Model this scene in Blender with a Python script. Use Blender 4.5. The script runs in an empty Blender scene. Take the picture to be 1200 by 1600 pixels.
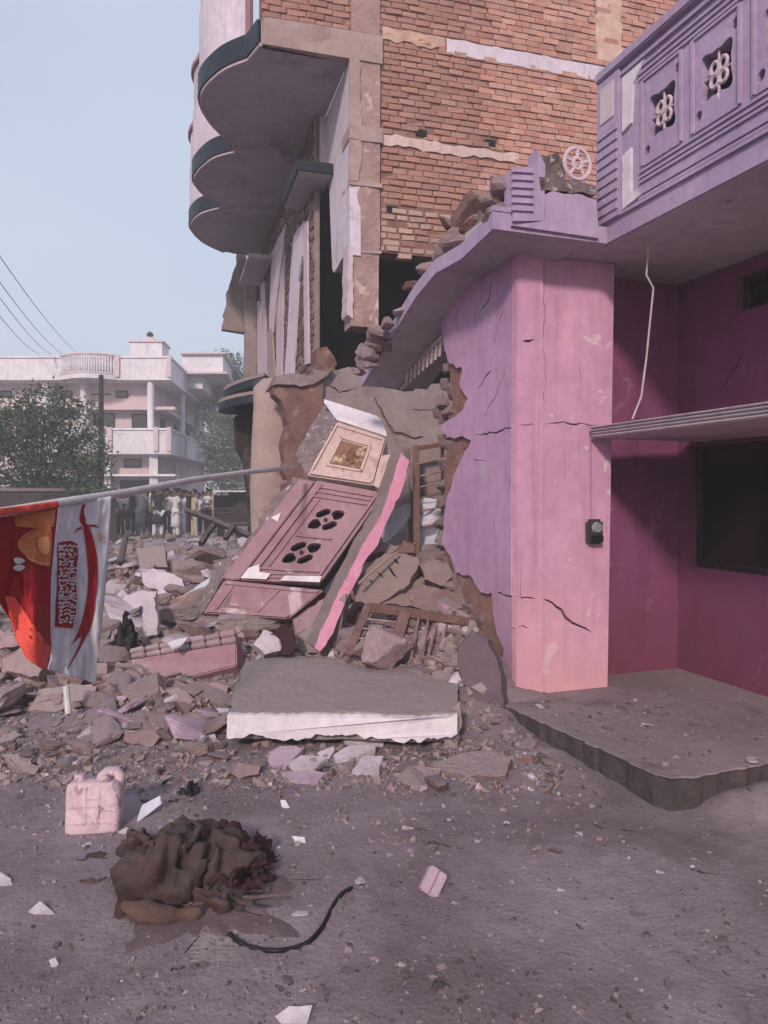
import bpy, bmesh, math, random
from mathutils import Vector, Matrix, noise
from mathutils.geometry import tessellate_polygon
random.seed(11)
rnd = random.uniform
V = Vector
# ------------------------------------------------------------------ camera, sky, sun, exposure
scene = bpy.context.scene
COL = scene.collection
YAW = math.radians(19.1)
FOC = 1155.56
CAMH = 1.6
cam_d = bpy.data.cameras.new('camera')
cam_d.sensor_width = 36; cam_d.sensor_fit = 'AUTO'; cam_d.lens = 26
cam_d.shift_y = -30/1600
cam_d.clip_start = .05; cam_d.clip_end = 2000
cam = bpy.data.objects.new('camera', cam_d); COL.objects.link(cam)
cam.location = (0, 0, CAMH); cam.rotation_euler = (math.pi/2, 0, -YAW)
scene.camera = cam
SUN = V((.62, 1, -.62)).normalized()
w = bpy.data.worlds.new('World'); scene.world = w; w.use_nodes = True
nt = w.node_tree; bg = nt.nodes['Background']
sky = nt.nodes.new('ShaderNodeTexSky'); sky.sky_type = 'NISHITA'; sky.sun_disc = False
sky.sun_elevation = math.asin(-SUN.z); sky.sun_rotation = math.atan2(-SUN.x, -SUN.y) % (2*math.pi)
sky.air_density = 1.0; sky.dust_density = 2.2; sky.ozone_density = 1.6; sky.altitude = 100
# thin even veil of cloud over the whole sky
veil = nt.nodes.new('ShaderNodeMix'); veil.data_type = 'RGBA'
tcw = nt.nodes.new('ShaderNodeTexCoord'); mpw = nt.nodes.new('ShaderNodeMapping'); mpw.inputs['Scale'].default_value = (1, 1, 3)
nw = nt.nodes.new('ShaderNodeTexNoise'); nw.inputs['Scale'].default_value = 1.6; nw.inputs['Detail'].default_value = 4
mrw = nt.nodes.new('ShaderNodeMapRange'); mrw.inputs['From Min'].default_value = .25; mrw.inputs['From Max'].default_value = .8
mrw.inputs['To Min'].default_value = .62; mrw.inputs['To Max'].default_value = .9
nt.links.new(tcw.outputs['Generated'], mpw.inputs[0]); nt.links.new(mpw.outputs[0], nw.inputs['Vector'])
nt.links.new(nw.outputs['Fac'], mrw.inputs['Value']); nt.links.new(mrw.outputs[0], veil.inputs['Factor'])
nt.links.new(sky.outputs[0], veil.inputs['A']); veil.inputs['B'].default_value = (4.5, 5.0, 6.0, 1)
nt.links.new(veil.outputs['Result'], bg.inputs['Color'])
bg.inputs['Strength'].default_value = 0.10
sd = bpy.data.lights.new('sun', 'SUN'); sd.energy = 2.0; sd.angle = math.radians(6); sd.color = (1, .86, .74)
so = bpy.data.objects.new('sun', sd); COL.objects.link(so); so.rotation_euler = SUN.to_track_quat('-Z', 'Y').to_euler()
scene.view_settings.view_transform = 'Standard'; scene.view_settings.look = 'None'
scene.view_settings.gamma = 1; scene.view_settings.use_curve_mapping = False
scene.view_settings.exposure = 0.66

# ------------------------------------------------------------------ positions in the place
F = V((math.sin(YAW), math.cos(YAW), 0)); R = V((math.cos(YAW), -math.sin(YAW), 0)); UP = V((0, 0, 1))
O = V((0, 0, CAMH))
def ray(px, py): return F + R*((px-600)/FOC) + UP*((770-py)/FOC)
def at(px, py, d): return O + ray(px, py)*d
def onX(px, py, X): r = ray(px, py); return O + r*(X/r.x)
def onY(px, py, Y): r = ray(px, py); return O + r*(Y/r.y)
def onZ(px, py, Z): r = ray(px, py); return O + r*((Z-CAMH)/r.z)
def onP(px, py, p0, n): r = ray(px, py); return O + r*((p0-O).dot(n)/r.dot(n))
def nrm(up, toward, right=0): return (UP*up - F*toward + R*right).normalized()
def sm(a, b, x): t = min(1, max(0, (x-a)/(b-a))); return t*t*(3-2*t)
def g(x, y, cx, cy, sx, sy): return math.exp(-((x-cx)/sx)**2-((y-cy)/sy)**2)
# height of the ground and of the rubble heaps
def H(x, y):
    d = x*F.x+y*F.y; l = x*R.x+y*R.y
    h = .03*noise.noise(V((x*.5, y*.5, 0))) + .014*noise.noise(V((x*2.1, y*2.1, 3)))
    h += .006*noise.noise(V((x*7, y*7, 5)))
    rough = sm(4.6, 6, d)*(1-sm(16, 22, d))*(1-sm(1.3, 2.2, l))
    h += rough*.13*noise.noise(V((x*1.6, y*1.6, 9))) + rough*.09*noise.noise(V((x*4.3, y*4.3, 2))) + rough*.03*noise.noise(V((x*11, y*11, 2)))
    h += .42*g(d, l, 8.6, -2.2, 2.4, 2.6) + .25*g(d, l, 12.5, -3.8, 3.5, 3.0)
    h += .40*g(d, l, 7.6, -5.3, 2.2, 2.0)
    h += 1.0*g(d, l, 7.2, .75, 1.15, .85) + .12*g(d, l, 6.3, .1, .8, .9)
    h += .35*g(d, l, 9.5, 0, 1.6, 1.6) + .22*g(d, l, 5.5, .85, .45, .3)
    h += .05*math.exp(-((x-2.36)/.16)**2)*sm(2.9, 3.2, y)*(1-sm(4.4, 4.8, y))*(.7+.6*noise.noise(V((x*5, y*5, 8)))) if 1.6 < x < 3 else 0
    h += .11*math.exp(-((y-2.97)/.16)**2)*sm(2.55, 3.0, x)*(.75+.5*noise.noise(V((x*5, y*5, 1)))) if 2 < x < 8 else 0
    return h
def hit(px, py, lift=0):
    r = ray(px, py); t = 1.2
    while t < 60:
        p = O + r*t
        if p.z <= H(p.x, p.y)+lift: return p
        t += .02 + t*.002
    return O + r*t

# ------------------------------------------------------------------ materials
def lin(c):
    return tuple((x/255/12.92 if x/255 <= .04045 else ((x/255+.055)/1.055)**2.4) for x in c)+(1,)
def mat(name, c, c2=None, scale=3, rough=.85, bump=.3, bscale=25, dirt=None, dscale=2, dth=.55, dw=.12, rand=0, metal=0, detail=6, spec=.3, streak=0, dust=0, low=None, chip=None):
    m = bpy.data.materials.new(name); m.use_nodes = True; t = m.node_tree; n = t.nodes; L = t.links
    b = n['Principled BSDF']; b.inputs['Roughness'].default_value = rough; b.inputs['Metallic'].default_value = metal
    b.inputs['Specular IOR Level'].default_value = spec
    tc = n.new('ShaderNodeTexCoord')
    def nz(s, det=detail, vec=None, dist=0):
        x = n.new('ShaderNodeTexNoise'); x.inputs['Scale'].default_value = s; x.inputs['Detail'].default_value = det
        x.inputs['Roughness'].default_value = .62; x.inputs['Distortion'].default_value = dist
        L.new(vec or tc.outputs['Object'], x.inputs['Vector']); return x
    def mix(fac, A, B, mode='MIX'):
        x = n.new('ShaderNodeMix'); x.data_type = 'RGBA'; x.blend_type = mode
        if hasattr(fac, 'links'): L.new(fac, x.inputs['Factor'])
        else: x.inputs['Factor'].default_value = fac
        for v, k in ((A, 'A'), (B, 'B')):
            if isinstance(v, tuple): x.inputs[k].default_value = v
            else: L.new(v, x.inputs[k])
        return x.outputs['Result']
    def rng(v, a, bb, lo=0, hi=1):
        x = n.new('ShaderNodeMapRange'); x.inputs['From Min'].default_value = a; x.inputs['From Max'].default_value = bb
        x.inputs['To Min'].default_value = lo; x.inputs['To Max'].default_value = hi; L.new(v, x.inputs['Value']); return x.outputs[0]
    c = lin(c); c2 = lin(c2) if c2 else tuple(x*.6 for x in c[:3])+(1,)
    col = mix(rng(nz(scale).outputs['Fac'], .32, .68), c, c2)
    col = mix(rng(nz(scale*9, 4).outputs['Fac'], .3, .7, 0, .35), col, tuple(x*.55 for x in c2[:3])+(1,))
    if dirt:
        vec = None
        if streak:
            mp = n.new('ShaderNodeMapping'); mp.inputs['Scale'].default_value = (streak, streak, .5); L.new(tc.outputs['Object'], mp.inputs[0]); vec = mp.outputs[0]
        col = mix(rng(nz(dscale, 8, vec, .4).outputs['Fac'], dth, dth+dw, 0, .85), col, lin(dirt))
    if rand:
        oi = n.new('ShaderNodeObjectInfo'); ge = n.new('ShaderNodeNewGeometry'); ad = n.new('ShaderNodeMath'); ad.operation = 'ADD'
        L.new(oi.outputs['Random'], ad.inputs[0]); L.new(ge.outputs['Random Per Island'], ad.inputs[1])
        fr = n.new('ShaderNodeMath'); fr.operation = 'FRACT'; L.new(ad.outputs[0], fr.inputs[0])
        hs = n.new('ShaderNodeHueSaturation'); L.new(rng(fr.outputs[0], 0, 1, 1-rand, 1+rand), hs.inputs['Value'])
        f2 = n.new('ShaderNodeMath'); f2.operation = 'MULTIPLY'; f2.inputs[1].default_value = 7.31; L.new(fr.outputs[0], f2.inputs[0])
        f3 = n.new('ShaderNodeMath'); f3.operation = 'FRACT'; L.new(f2.outputs[0], f3.inputs[0])
        L.new(rng(f3.outputs[0], 0, 1, 1-rand*.8, 1+rand*.4), hs.inputs['Saturation'])
        L.new(col, hs.inputs['Color']); col = hs.outputs[0]
    if chip:     # flakes of paint gone, grime runs
        col = mix(rng(nz(chip[1], 9, None, .6).outputs['Fac'], chip[2], chip[2]+.02, 0, 1), col, lin(chip[0]))
        mp2 = n.new('ShaderNodeMapping'); mp2.inputs['Scale'].default_value = (9, 9, .7); L.new(tc.outputs['Object'], mp2.inputs[0])
        col = mix(rng(nz(1, 6, mp2.outputs[0], .3).outputs['Fac'], .5, .75, 0, .45), col, tuple(x*.55 for x in c2[:3])+(1,))
        col = mix(rng(nz(30, 5).outputs['Fac'], .66, .70, 0, .6), col, tuple(x*.5 for x in c2[:3])+(1,))
    if low:      # stains and damp creeping up from the foot of the wall: (colour, height, spread)
        sx = n.new('ShaderNodeSeparateXYZ'); L.new(tc.outputs['Object'], sx.inputs[0]); ad2 = n.new('ShaderNodeMath'); ad2.operation = 'ADD'
        L.new(sx.outputs[2], ad2.inputs[0]); L.new(rng(nz(1.6, 6).outputs['Fac'], 0, 1, -.9, .9), ad2.inputs[1])
        col = mix(rng(ad2.outputs[0], low[1]+low[2], low[1]-low[2], 0, .9), col, lin(low[0]))
    if dust:     # settled dust on the upper faces
        gn = n.new('ShaderNodeNewGeometry'); sx = n.new('ShaderNodeSeparateXYZ'); L.new(gn.outputs['Normal'], sx.inputs[0]); ad2 = n.new('ShaderNodeMath'); ad2.operation = 'ADD'
        L.new(sx.outputs[2], ad2.inputs[0]); L.new(rng(nz(5, 6).outputs['Fac'], .3, .7, -.35, .35), ad2.inputs[1])
        col = mix(rng(ad2.outputs[0], .1, .95, 0, dust), col, lin((146, 130, 134)))
    L.new(col, b.inputs['Base Color'])
    if bump:
        bp = n.new('ShaderNodeBump'); bp.inputs['Strength'].default_value = bump; bp.inputs['Distance'].default_value = .02
        h = n.new('ShaderNodeMath'); h.operation = 'ADD'; L.new(nz(bscale, 8).outputs['Fac'], h.inputs[0])
        L.new(nz(bscale*.22, 3).outputs['Fac'], h.inputs[1]); L.new(h.outputs[0], bp.inputs['Height']); L.new(bp.outputs[0], b.inputs['Normal'])
    return m
M = {}
M['ground'] = mat('dusty_earth', (146, 130, 138), (118, 102, 110), 1.4, .95, .6, 48, (96, 80, 86), 1.5, .46, .22)
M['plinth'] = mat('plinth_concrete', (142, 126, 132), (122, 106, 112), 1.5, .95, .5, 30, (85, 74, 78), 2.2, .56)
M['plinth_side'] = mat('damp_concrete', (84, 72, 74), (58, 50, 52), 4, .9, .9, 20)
M['purple'] = mat('lilac_paint', (188, 148, 180), (168, 128, 164), .9, .8, .22, 14, (150, 120, 150), 1.6, .62, .12, streak=5, low=((158, 120, 142), .7, .5), chip=((168, 148, 164), 3.4, .62))
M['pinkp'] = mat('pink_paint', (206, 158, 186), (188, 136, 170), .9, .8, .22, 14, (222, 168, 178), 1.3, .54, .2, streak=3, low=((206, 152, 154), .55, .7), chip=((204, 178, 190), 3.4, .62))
M['magenta'] = mat('shade_dark_magenta_paint', (138, 74, 118), (114, 58, 96), .8, .8, .22, 14, (100, 48, 70), 1.1, .5, .25, low=((104, 48, 66), .6, .6), chip=((132, 82, 110), 2.6, .64))  # darker copy of the pink paint, with the recess shade in its colour
M['lilac'] = mat('pale_lilac_paint', (176, 156, 184), (160, 138, 170), 1.5, .8, .25, 20, (160, 132, 150), 1.9, .58, .15, streak=3, chip=((206, 196, 208), 4.5, .68))
M['white'] = mat('whitewash', (222, 212, 220), (200, 188, 200), 2, .85, .25, 20, (160, 146, 156), 2.4, .6)
M['farwhite'] = mat('weathered_whitewash', (236, 228, 236), (216, 206, 216), .5, .85, .1, 6, (176, 168, 180), .8, .58, .2, streak=2, chip=((176, 168, 176), .9, .64))
M['farcream'] = mat('cream_wall', (216, 194, 198), (200, 178, 184), .6, .85, .1, 6)
M['soffit'] = mat('grey_plaster_soffit', (182, 174, 182), (164, 154, 162), .9, .9, .25, 12, (104, 88, 92), .9, .58, .2, chip=((140, 120, 122), 2, .68))
M['parapet'] = mat('mauve_parapet', (206, 186, 196), (190, 168, 180), .8, .85, .2, 10, (150, 128, 138), 1.5, .6, .15, streak=3, chip=((160, 142, 148), 3, .68))
M['navy'] = mat('navy_trim', (30, 36, 54), (22, 28, 44), 4, .5, .15, 20)
M['tan'] = mat('tan_plaster', (176, 152, 148), (152, 128, 126), 1.6, .92, .5, 18, (122, 98, 98), 2.2, .56)
M['tan2'] = mat('brown_plaster', (152, 136, 136), (134, 116, 118), 1.4, .92, .5, 18, (104, 84, 86), 1.6, .55)
M['innerwhite'] = mat('pale_wall', (214, 200, 214), (198, 182, 196), 1.2, .85, .2, 12, (160, 144, 152), 2, .62, chip=((160, 138, 140), 3, .67))
M['brick'] = mat('red_brick', (196, 146, 134), (174, 122, 112), 5, .92, .7, 40, (196, 160, 146), 3.5, .55, .2, rand=.14)
M['brickpale'] = mat('chalky_brick', (204, 170, 156), (182, 140, 128), 6, .92, .7, 40, (206, 178, 168), 4, .5, .2, rand=.14)
M['mortar'] = mat('mud_mortar', (150, 112, 104), (116, 84, 78), 5, .95, .8, 30)
M['concrete'] = mat('grey_concrete', (152, 138, 136), (126, 110, 110), 2.0, .95, .9, 16, (158, 140, 138), 3, .55, .2, dust=0.7)
M['column'] = mat('peeling_column', (174, 146, 142), (150, 120, 118), 2.6, .92, .9, 22, (196, 170, 164), 4.5, .56, .1)
M['stone'] = mat('rubble_stone', (156, 130, 128), (126, 100, 100), 3, .95, .9, 22, (112, 82, 80), 4, .55, .2, rand=.25, dust=0.75)
M['stonepink'] = mat('pink_flecked_stone', (164, 136, 142), (136, 108, 114), 3, .95, .9, 22, (196, 158, 178), 3.6, .55, .15, rand=.22, dust=0.7)
M['rubbrown'] = mat('brown_rubble', (132, 98, 94), (100, 72, 70), 3, .95, .9, 24, (150, 124, 120), 4, .55, .2, rand=.25, dust=0.75)
M['rubwhite'] = mat('pale_plaster_chip', (206, 194, 204), (178, 162, 176), 4, .9, .5, 24, (150, 134, 142), 5, .58, rand=.12, dust=0.3)
M['ruplilac'] = mat('lilac_plaster_chip', (186, 158, 180), (164, 136, 158), 4, .9, .5, 24, (150, 128, 140), 5, .58, rand=.12, dust=0.35)
M['pebble'] = mat('pebbles', (134, 116, 120), (96, 80, 84), 8, .95, .6, 40, rand=.62)
M['mud'] = mat('brown_earth_panel', (138, 116, 114), (116, 96, 94), 2.5, .95, .8, 18, (98, 72, 70), 4, .56, dust=0.5)
M['rose'] = mat('dusty_rose_paint', (164, 126, 136), (146, 106, 118), 1.8, .85, .45, 20, (206, 180, 186), 2.6, .62, .06, dust=0.35, chip=((196, 180, 184), 5, .66))
M['rosepale'] = mat('faded_cream_moulding', (212, 186, 182), (192, 160, 158), 2.2, .88, .5, 20, (146, 116, 108), 3.6, .58, .15, dust=0.3, chip=((150, 126, 122), 7, .64))
M['rust'] = mat('rust_relief', (150, 110, 90), (112, 78, 66), 9, .9, .8, 30, (196, 172, 152), 9, .5)
M['hotpink'] = mat('bright_pink_paint', (206, 142, 168), (188, 122, 150), 3, .8, .35, 30, (196, 140, 160), 6, .6, chip=((176, 150, 156), 9, .66))
M['jag'] = mat('broken_mortar', (132, 116, 118), (92, 76, 78), 9, .97, 1.0, 30, (186, 172, 176), 12, .58, .05, dust=0.4)
M['black'] = mat('black_paint', (20, 22, 26), (12, 13, 16), 4, .6, .1, 20)
M['dark'] = mat('shade_dark_interior', (34, 34, 42), (22, 22, 28), 1.5, .95, .3, 10)  # near-black colour puts the shade of unlit rooms into the walls
M['wood'] = mat('old_brown_wood', (122, 88, 80), (94, 64, 60), 6, .8, .5, 40, dust=0.3)
M['darkwood'] = mat('charred_wood', (62, 46, 48), (42, 32, 34), 6, .85, .5, 40, dust=0.4)
M['steel'] = mat('rusty_bar', (170, 140, 138), (128, 94, 90), 9, .6, .3, 60, metal=.2)
M['sheet'] = mat('crumpled_white_sheet', (214, 210, 224), (188, 184, 200), 4, .5, .4, 12)
M['cloth'] = mat('dark_brown_cloth', (76, 54, 50), (42, 28, 29), 6, .9, .7, 30, (84, 62, 60), 5, .56, dust=0.12)
M['maroon'] = mat('maroon_cloth', (66, 32, 40), (44, 24, 30), 8, .8, .7, 30, (104, 62, 58), 8, .56)
M['tancloth'] = mat('tan_cloth', (108, 84, 74), (78, 58, 54), 6, .9, .6, 30, (66, 46, 44), 5, .55)
M['damp'] = mat('damp_earth', (86, 68, 72), (108, 90, 96), 6, .9, .5, 30)
M['flagwhite'] = mat('white_banner_cloth', (206, 200, 206), (190, 184, 192), 3, .7, .12, 60)
M['flagred'] = mat('red_banner_print', (150, 14, 24), (130, 8, 18), 3, .65, .12, 60)
M['flagcoral'] = mat('coral_cloth', (226, 88, 74), (206, 68, 60), 3, .65, .12, 60)
M['flagorange'] = mat('orange_print', (186, 112, 66), (170, 92, 56), 7, .65, .1, 60)
M['flagpeach'] = mat('pale_orange_print', (216, 156, 110), (204, 132, 84), 9, .65, .1, 60)
M['pole'] = mat('white_painted_pole', (206, 202, 206), (178, 172, 176), 7, .5, .2, 30)
M['jerry'] = mat('pale_pink_plastic', (214, 184, 194), (196, 164, 176), 4, .6, .2, 14, (168, 142, 150), 7, .5, .15, dust=.5, chip=((150, 126, 134), 11, .6))
M['cable'] = mat('black_rubber', (28, 22, 28), (20, 16, 20), 5, .5, .1, 30)
M['wire'] = mat('pale_wire', (190, 176, 184), (160, 146, 154), 5, .6, .1, 30)
M['metalgrey'] = mat('meter_grey_metal', (92, 84, 88), (70, 64, 68), 5, .45, .15, 30, metal=.5)
M['leaf'] = mat('dusty_leaves', (80, 106, 74), (56, 78, 56), 1.2, .8, 0, 10, rand=.35)
M['leafpale'] = mat('pale_leaves', (120, 128, 120), (88, 98, 90), 1.2, .8, 0, 10, rand=.35)
M['bark'] = mat('bark', (88, 74, 66), (62, 52, 48), 4, .9, .6, 20)
M['skin'] = mat('brown_skin', (120, 84, 66), (104, 72, 58), 5, .7, .05, 30)
M['hair'] = mat('black_hair', (22, 20, 22), (16, 14, 16), 5, .6, .1, 60)
M['road'] = mat('pale_dust', (176, 162, 170), (150, 136, 146), .6, .95, .4, 14)
M['roadwall'] = mat('dark_brick_wall', (92, 76, 72), (72, 58, 56), 1.5, .95, .6, 9)
M['glassdark'] = mat('dark_window_glass', (22, 26, 32), (16, 18, 24), 1, .15, 0, 5, spec=.6)
M['mauve'] = mat('mauve_plaster', (112, 92, 102), (92, 76, 86), 2, .9, .5, 18, (92, 72, 84), 3, .56)
M['poly'] = mat('clear_plastic_film', (190, 182, 186), (150, 140, 146), 8, .25, .3, 12, spec=.7)
pb = M['poly'].node_tree.nodes['Principled BSDF']; pb.inputs['Alpha'].default_value = .22
M['glass'] = mat('meter_glass', (150, 150, 156), (120, 120, 126), 4, .1, 0, 5, spec=.8)

# ------------------------------------------------------------------ mesh helpers
class MB:
    def __init__(s): s.v = []; s.f = []; s.mi = []; s.cur = 0
    def face(s, idx): s.f.append(tuple(idx)); s.mi.append(s.cur)
    def add(s, vs, fs):
        o = len(s.v); s.v += [V(p) for p in vs]
        for f in fs: s.face([i+o for i in f])
    def box(s, c, size, rot=None):
        c = V(c); h = V(size)*.5; P = []
        for z in (-1, 1):
            for x, y in ((-1, -1), (1, -1), (1, 1), (-1, 1)):
                p = V((x*h.x, y*h.y, z*h.z)); P.append(c + (rot @ p if rot else p))
        s.add(P, [(3, 2, 1, 0), (4, 5, 6, 7), (0, 1, 5, 4), (1, 2, 6, 5), (2, 3, 7, 6), (3, 0, 4, 7)])
    def bb(s, a, b):
        a = V(a); b = V(b); s.box((a+b)/2, [abs(q) for q in (b-a)])
    def hexa(s, q, off):           # q four corners, extruded by off
        q = [V(p) for p in q]; r = [p+V(off) for p in q]
        s.add(q+r, [(0, 1, 2, 3), (7, 6, 5, 4), (0, 4, 5, 1), (1, 5, 6, 2), (2, 6, 7, 3), (3, 7, 4, 0)])
    def prism(s, outer, off, holes=()):   # 3D planar polygons extruded by off
        loops = [[V(p) for p in outer]]+[[V(p) for p in h] for h in holes]
        flat = [p for l in loops for p in l]; n = len(flat); off = V(off)
        tris = tessellate_polygon(loops); o = len(s.v)
        s.v += flat+[p+off for p in flat]
        for t in tris:
            s.face([o+i for i in t]); s.face([o+n+i for i in reversed(t)])
        k = 0
        for l in loops:
            m = len(l)
            for i in range(m):
                a, b = k+i, k+(i+1) % m
                s.face([o+a, o+b, o+b+n, o+a+n])
            k += m
    def tube(s, pts, rad, n=8, cap=True):
        pts = [V(p) for p in pts]; o = len(s.v)
        if not hasattr(rad, '__len__'): rad = [rad]*len(pts)
        up = None
        for i, p in enumerate(pts):
            t = (pts[min(i+1, len(pts)-1)]-pts[max(i-1, 0)]).normalized()
            if up is None: up = t.orthogonal().normalized()
            up = (up-t*up.dot(t)).normalized(); b = t.cross(up)
            for k in range(n):
                a = 2*math.pi*k/n; s.v.append(p+(up*math.cos(a)+b*math.sin(a))*rad[i])
        for i in range(len(pts)-1):
            for k in range(n):
                a = o+i*n+k; b = o+i*n+(k+1) % n; s.face([a, b, b+n, a+n])
        if cap:
            s.face([o+k for k in range(n)][::-1]); s.face([o+(len(pts)-1)*n+k for k in range(n)])
    def rings(s, rings, cap=True):
        o = len(s.v); n = len(rings[0])
        for r in rings: s.v += [V(p) for p in r]
        for i in range(len(rings)-1):
            for k in range(n):
                a = o+i*n+k; b = o+i*n+(k+1) % n; s.face([a, b, b+n, a+n])
        if cap:
            s.face([o+k for k in range(n)][::-1]); s.face([o+(len(rings)-1)*n+k for k in range(n)])
    def grid(s, fn, nu, nv):
        o = len(s.v)
        for j in range(nv+1):
            for i in range(nu+1): s.v.append(V(fn(i/nu, j/nv)))
        for j in range(nv):
            for i in range(nu):
                a = o+j*(nu+1)+i; s.face([a, a+1, a+nu+2, a+nu+1])
    def mesh(s, name, mats, smooth=False, origin=None, bevel=0, fix=True):
        me = bpy.data.meshes.new(name); og = origin or V((0, 0, 0))
        me.from_pydata([p-og for p in s.v], [], s.f)
        for m in mats: me.materials.append(m)
        if len(mats) > 1: me.polygons.foreach_set('material_index', s.mi)
        if fix or bevel:
            bm = bmesh.new(); bm.from_mesh(me)
            if bevel:
                bmesh.ops.remove_doubles(bm, verts=bm.verts, dist=1e-5)
                es = [e for e in bm.edges if len(e.link_faces) == 2 and e.calc_face_angle(0) > .6]
                bmesh.ops.bevel(bm, geom=es, offset=bevel, segments=2, affect='EDGES', clamp_overlap=True)
            bmesh.ops.recalc_face_normals(bm, faces=bm.faces)
            bm.to_mesh(me); bm.free()
        if smooth: me.polygons.foreach_set('use_smooth', [True]*len(me.polygons))
        return me
def tag(o, label=None, cat=None, group=None, kind=None):
    for k, v in (('label', label), ('category', cat), ('group', group), ('kind', kind)):
        if v: o[k] = v
    return o
def link(name, me): o = bpy.data.objects.new(name, me); COL.objects.link(o); return o
def thing(name, label, cat, loc=(0, 0, 0), group=None):
    o = link(name, None); o.location = loc; o.empty_display_size = .2; tag(o, label, cat, group); return o
def adopt(o, parent):
    o.parent = parent
    if parent.type == 'EMPTY': o.matrix_parent_inverse = Matrix.Translation(parent.location).inverted()
    return o
def mats(m): return [M[k] for k in (m if isinstance(m, (list, tuple)) else [m])]
def part(name, mb, m, parent, label=None, smooth=False, bevel=0, kind=None):
    o = link(name, mb.mesh(name, mats(m), smooth, None, bevel))
    if parent is not None: adopt(o, parent)
    return tag(o, label, None, None, kind)
def solo(name, mb, m, label, cat, group=None, smooth=False, bevel=0, kind=None):
    xs = [p.x for p in mb.v]; ys = [p.y for p in mb.v]; zs = [p.z for p in mb.v]
    og = V(((min(xs)+max(xs))/2, (min(ys)+max(ys))/2, min(zs)))
    o = link(name, mb.mesh(name, mats(m), smooth, og, bevel)); o.location = og
    return tag(o, label, cat, group, kind)
def struct(name, mb, m, kind='structure', smooth=False):
    return tag(link(name, mb.mesh(name, mats(m), smooth)), kind=kind)
def jag(pts, edges=None, step=.08, amp=.025):
    out = []; n = len(pts); pts = [V(p) for p in pts]
    for i in range(n):
        a, b = pts[i], pts[(i+1) % n]; out.append(a)
        if edges is None or i in edges:
            L = (b-a).length; k = int(L/step); nn = getattr(jag, 'n', UP)
            if k > 1:
                side = (b-a).cross(nn).normalized()
                for j in range(1, k): out.append(a+(b-a)*((j+rnd(-.3, .3))/k)+side*rnd(-amp, amp))
    return out
def crack(pts, w, n):
    pts = [V(p) for p in pts]; L = []; Rr = []
    P = []
    for i in range(len(pts)-1):
        k = max(2, int((pts[i+1]-pts[i]).length/.05))
        for j in range(k): P.append(pts[i].lerp(pts[i+1], j/k))
    P.append(pts[-1])
    for i in range(1, len(P)-1):
        t = (P[i+1]-P[i-1]).normalized(); s = t.cross(n).normalized()
        j = s*rnd(-.011, .011); ww = w*(.35+.65*math.sin(math.pi*i/(len(P)-1)))*rnd(.6, 1.3)
        L.append(P[i]+j+s*ww/2); Rr.append(P[i]+j-s*ww/2)
    return [P[0]]+L+[P[-1]]+Rr[::-1]
def rock(seed, flat=1, n=12, sub=2):
    rg = random.Random(seed); bm = bmesh.new(); bmesh.ops.create_icosphere(bm, subdivisions=sub, radius=1)
    pl_ = []
    for _ in range(n):
        d_ = V((rg.gauss(0, 1), rg.gauss(0, 1), rg.gauss(0, 1))).normalized(); pl_.append((d_, rg.uniform(.38, .62)))
    for a_ in ((1, 0, 0), (-1, 0, 0), (0, 1, 0), (0, -1, 0), (0, 0, 1), (0, 0, -1)):
        pl_.append(((V(a_)+V((rg.uniform(-.25, .25), rg.uniform(-.25, .25), rg.uniform(-.25, .25)))).normalized(), rg.uniform(.44, .62)))
    for v_ in bm.verts:
        q = v_.co.copy(); k_ = min([1]+[h_/q.dot(d_) for d_, h_ in pl_ if q.dot(d_) > .01]); q = q*k_*.95
        q += q.normalized()*.022*noise.noise(q*5+V((seed, 0, 0))); v_.co = V((q.x, q.y, q.z*flat))
    me = bpy.data.meshes.new('rock'); bm.to_mesh(me); bm.free(); return me
def rock_variants(m, seeds, flat=1, n=12):
    out = []
    for s in seeds:
        me = rock(s, flat, 5, 3); me.materials.append(M[m]); out.append(me)
    return out
def euler(a=.4): return (rnd(-a, a), rnd(-a, a), rnd(0, 6.28))

# ------------------------------------------------------------------ ground
def axis(lo, hi, f0, f1, step, grow):
    a = []; x = f0
    while x <= f1: a.append(x); x += step
    s = step; x = f1
    while x < hi: s *= grow; x += s; a.append(x)
    s = step; x = f0; b = []
    while x > lo: s *= grow; x -= s; b.append(x)
    return b[::-1]+a
gx = axis(-900, 900, -4.5, 5, .055, 1.16); gy = axis(-40, 1500, .6, 11, .055, 1.13)
mb = MB()
for y in gy:
    for x in gx: mb.v.append(V((x, y, H(x, y) if -40 < x < 40 and y < 60 else -.02)))
nx = len(gx)
for j in range(len(gy)-1):
    for i in range(nx-1): mb.face([j*nx+i, j*nx+i+1, (j+1)*nx+i+1, (j+1)*nx+i])
gme = mb.mesh('ground', [M['ground']], True, fix=False)
tag(link('ground', gme), kind='structure')
# pale concrete road patch far behind
mb = MB(); mb.grid(lambda s, t: (lambda p: (p.x, p.y, H(p.x, p.y)+.03))(at(235+120*s-30*t*(1-s), 770, 17+14*t)), 30, 30)
struct('street', mb, 'road', smooth=True)

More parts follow.
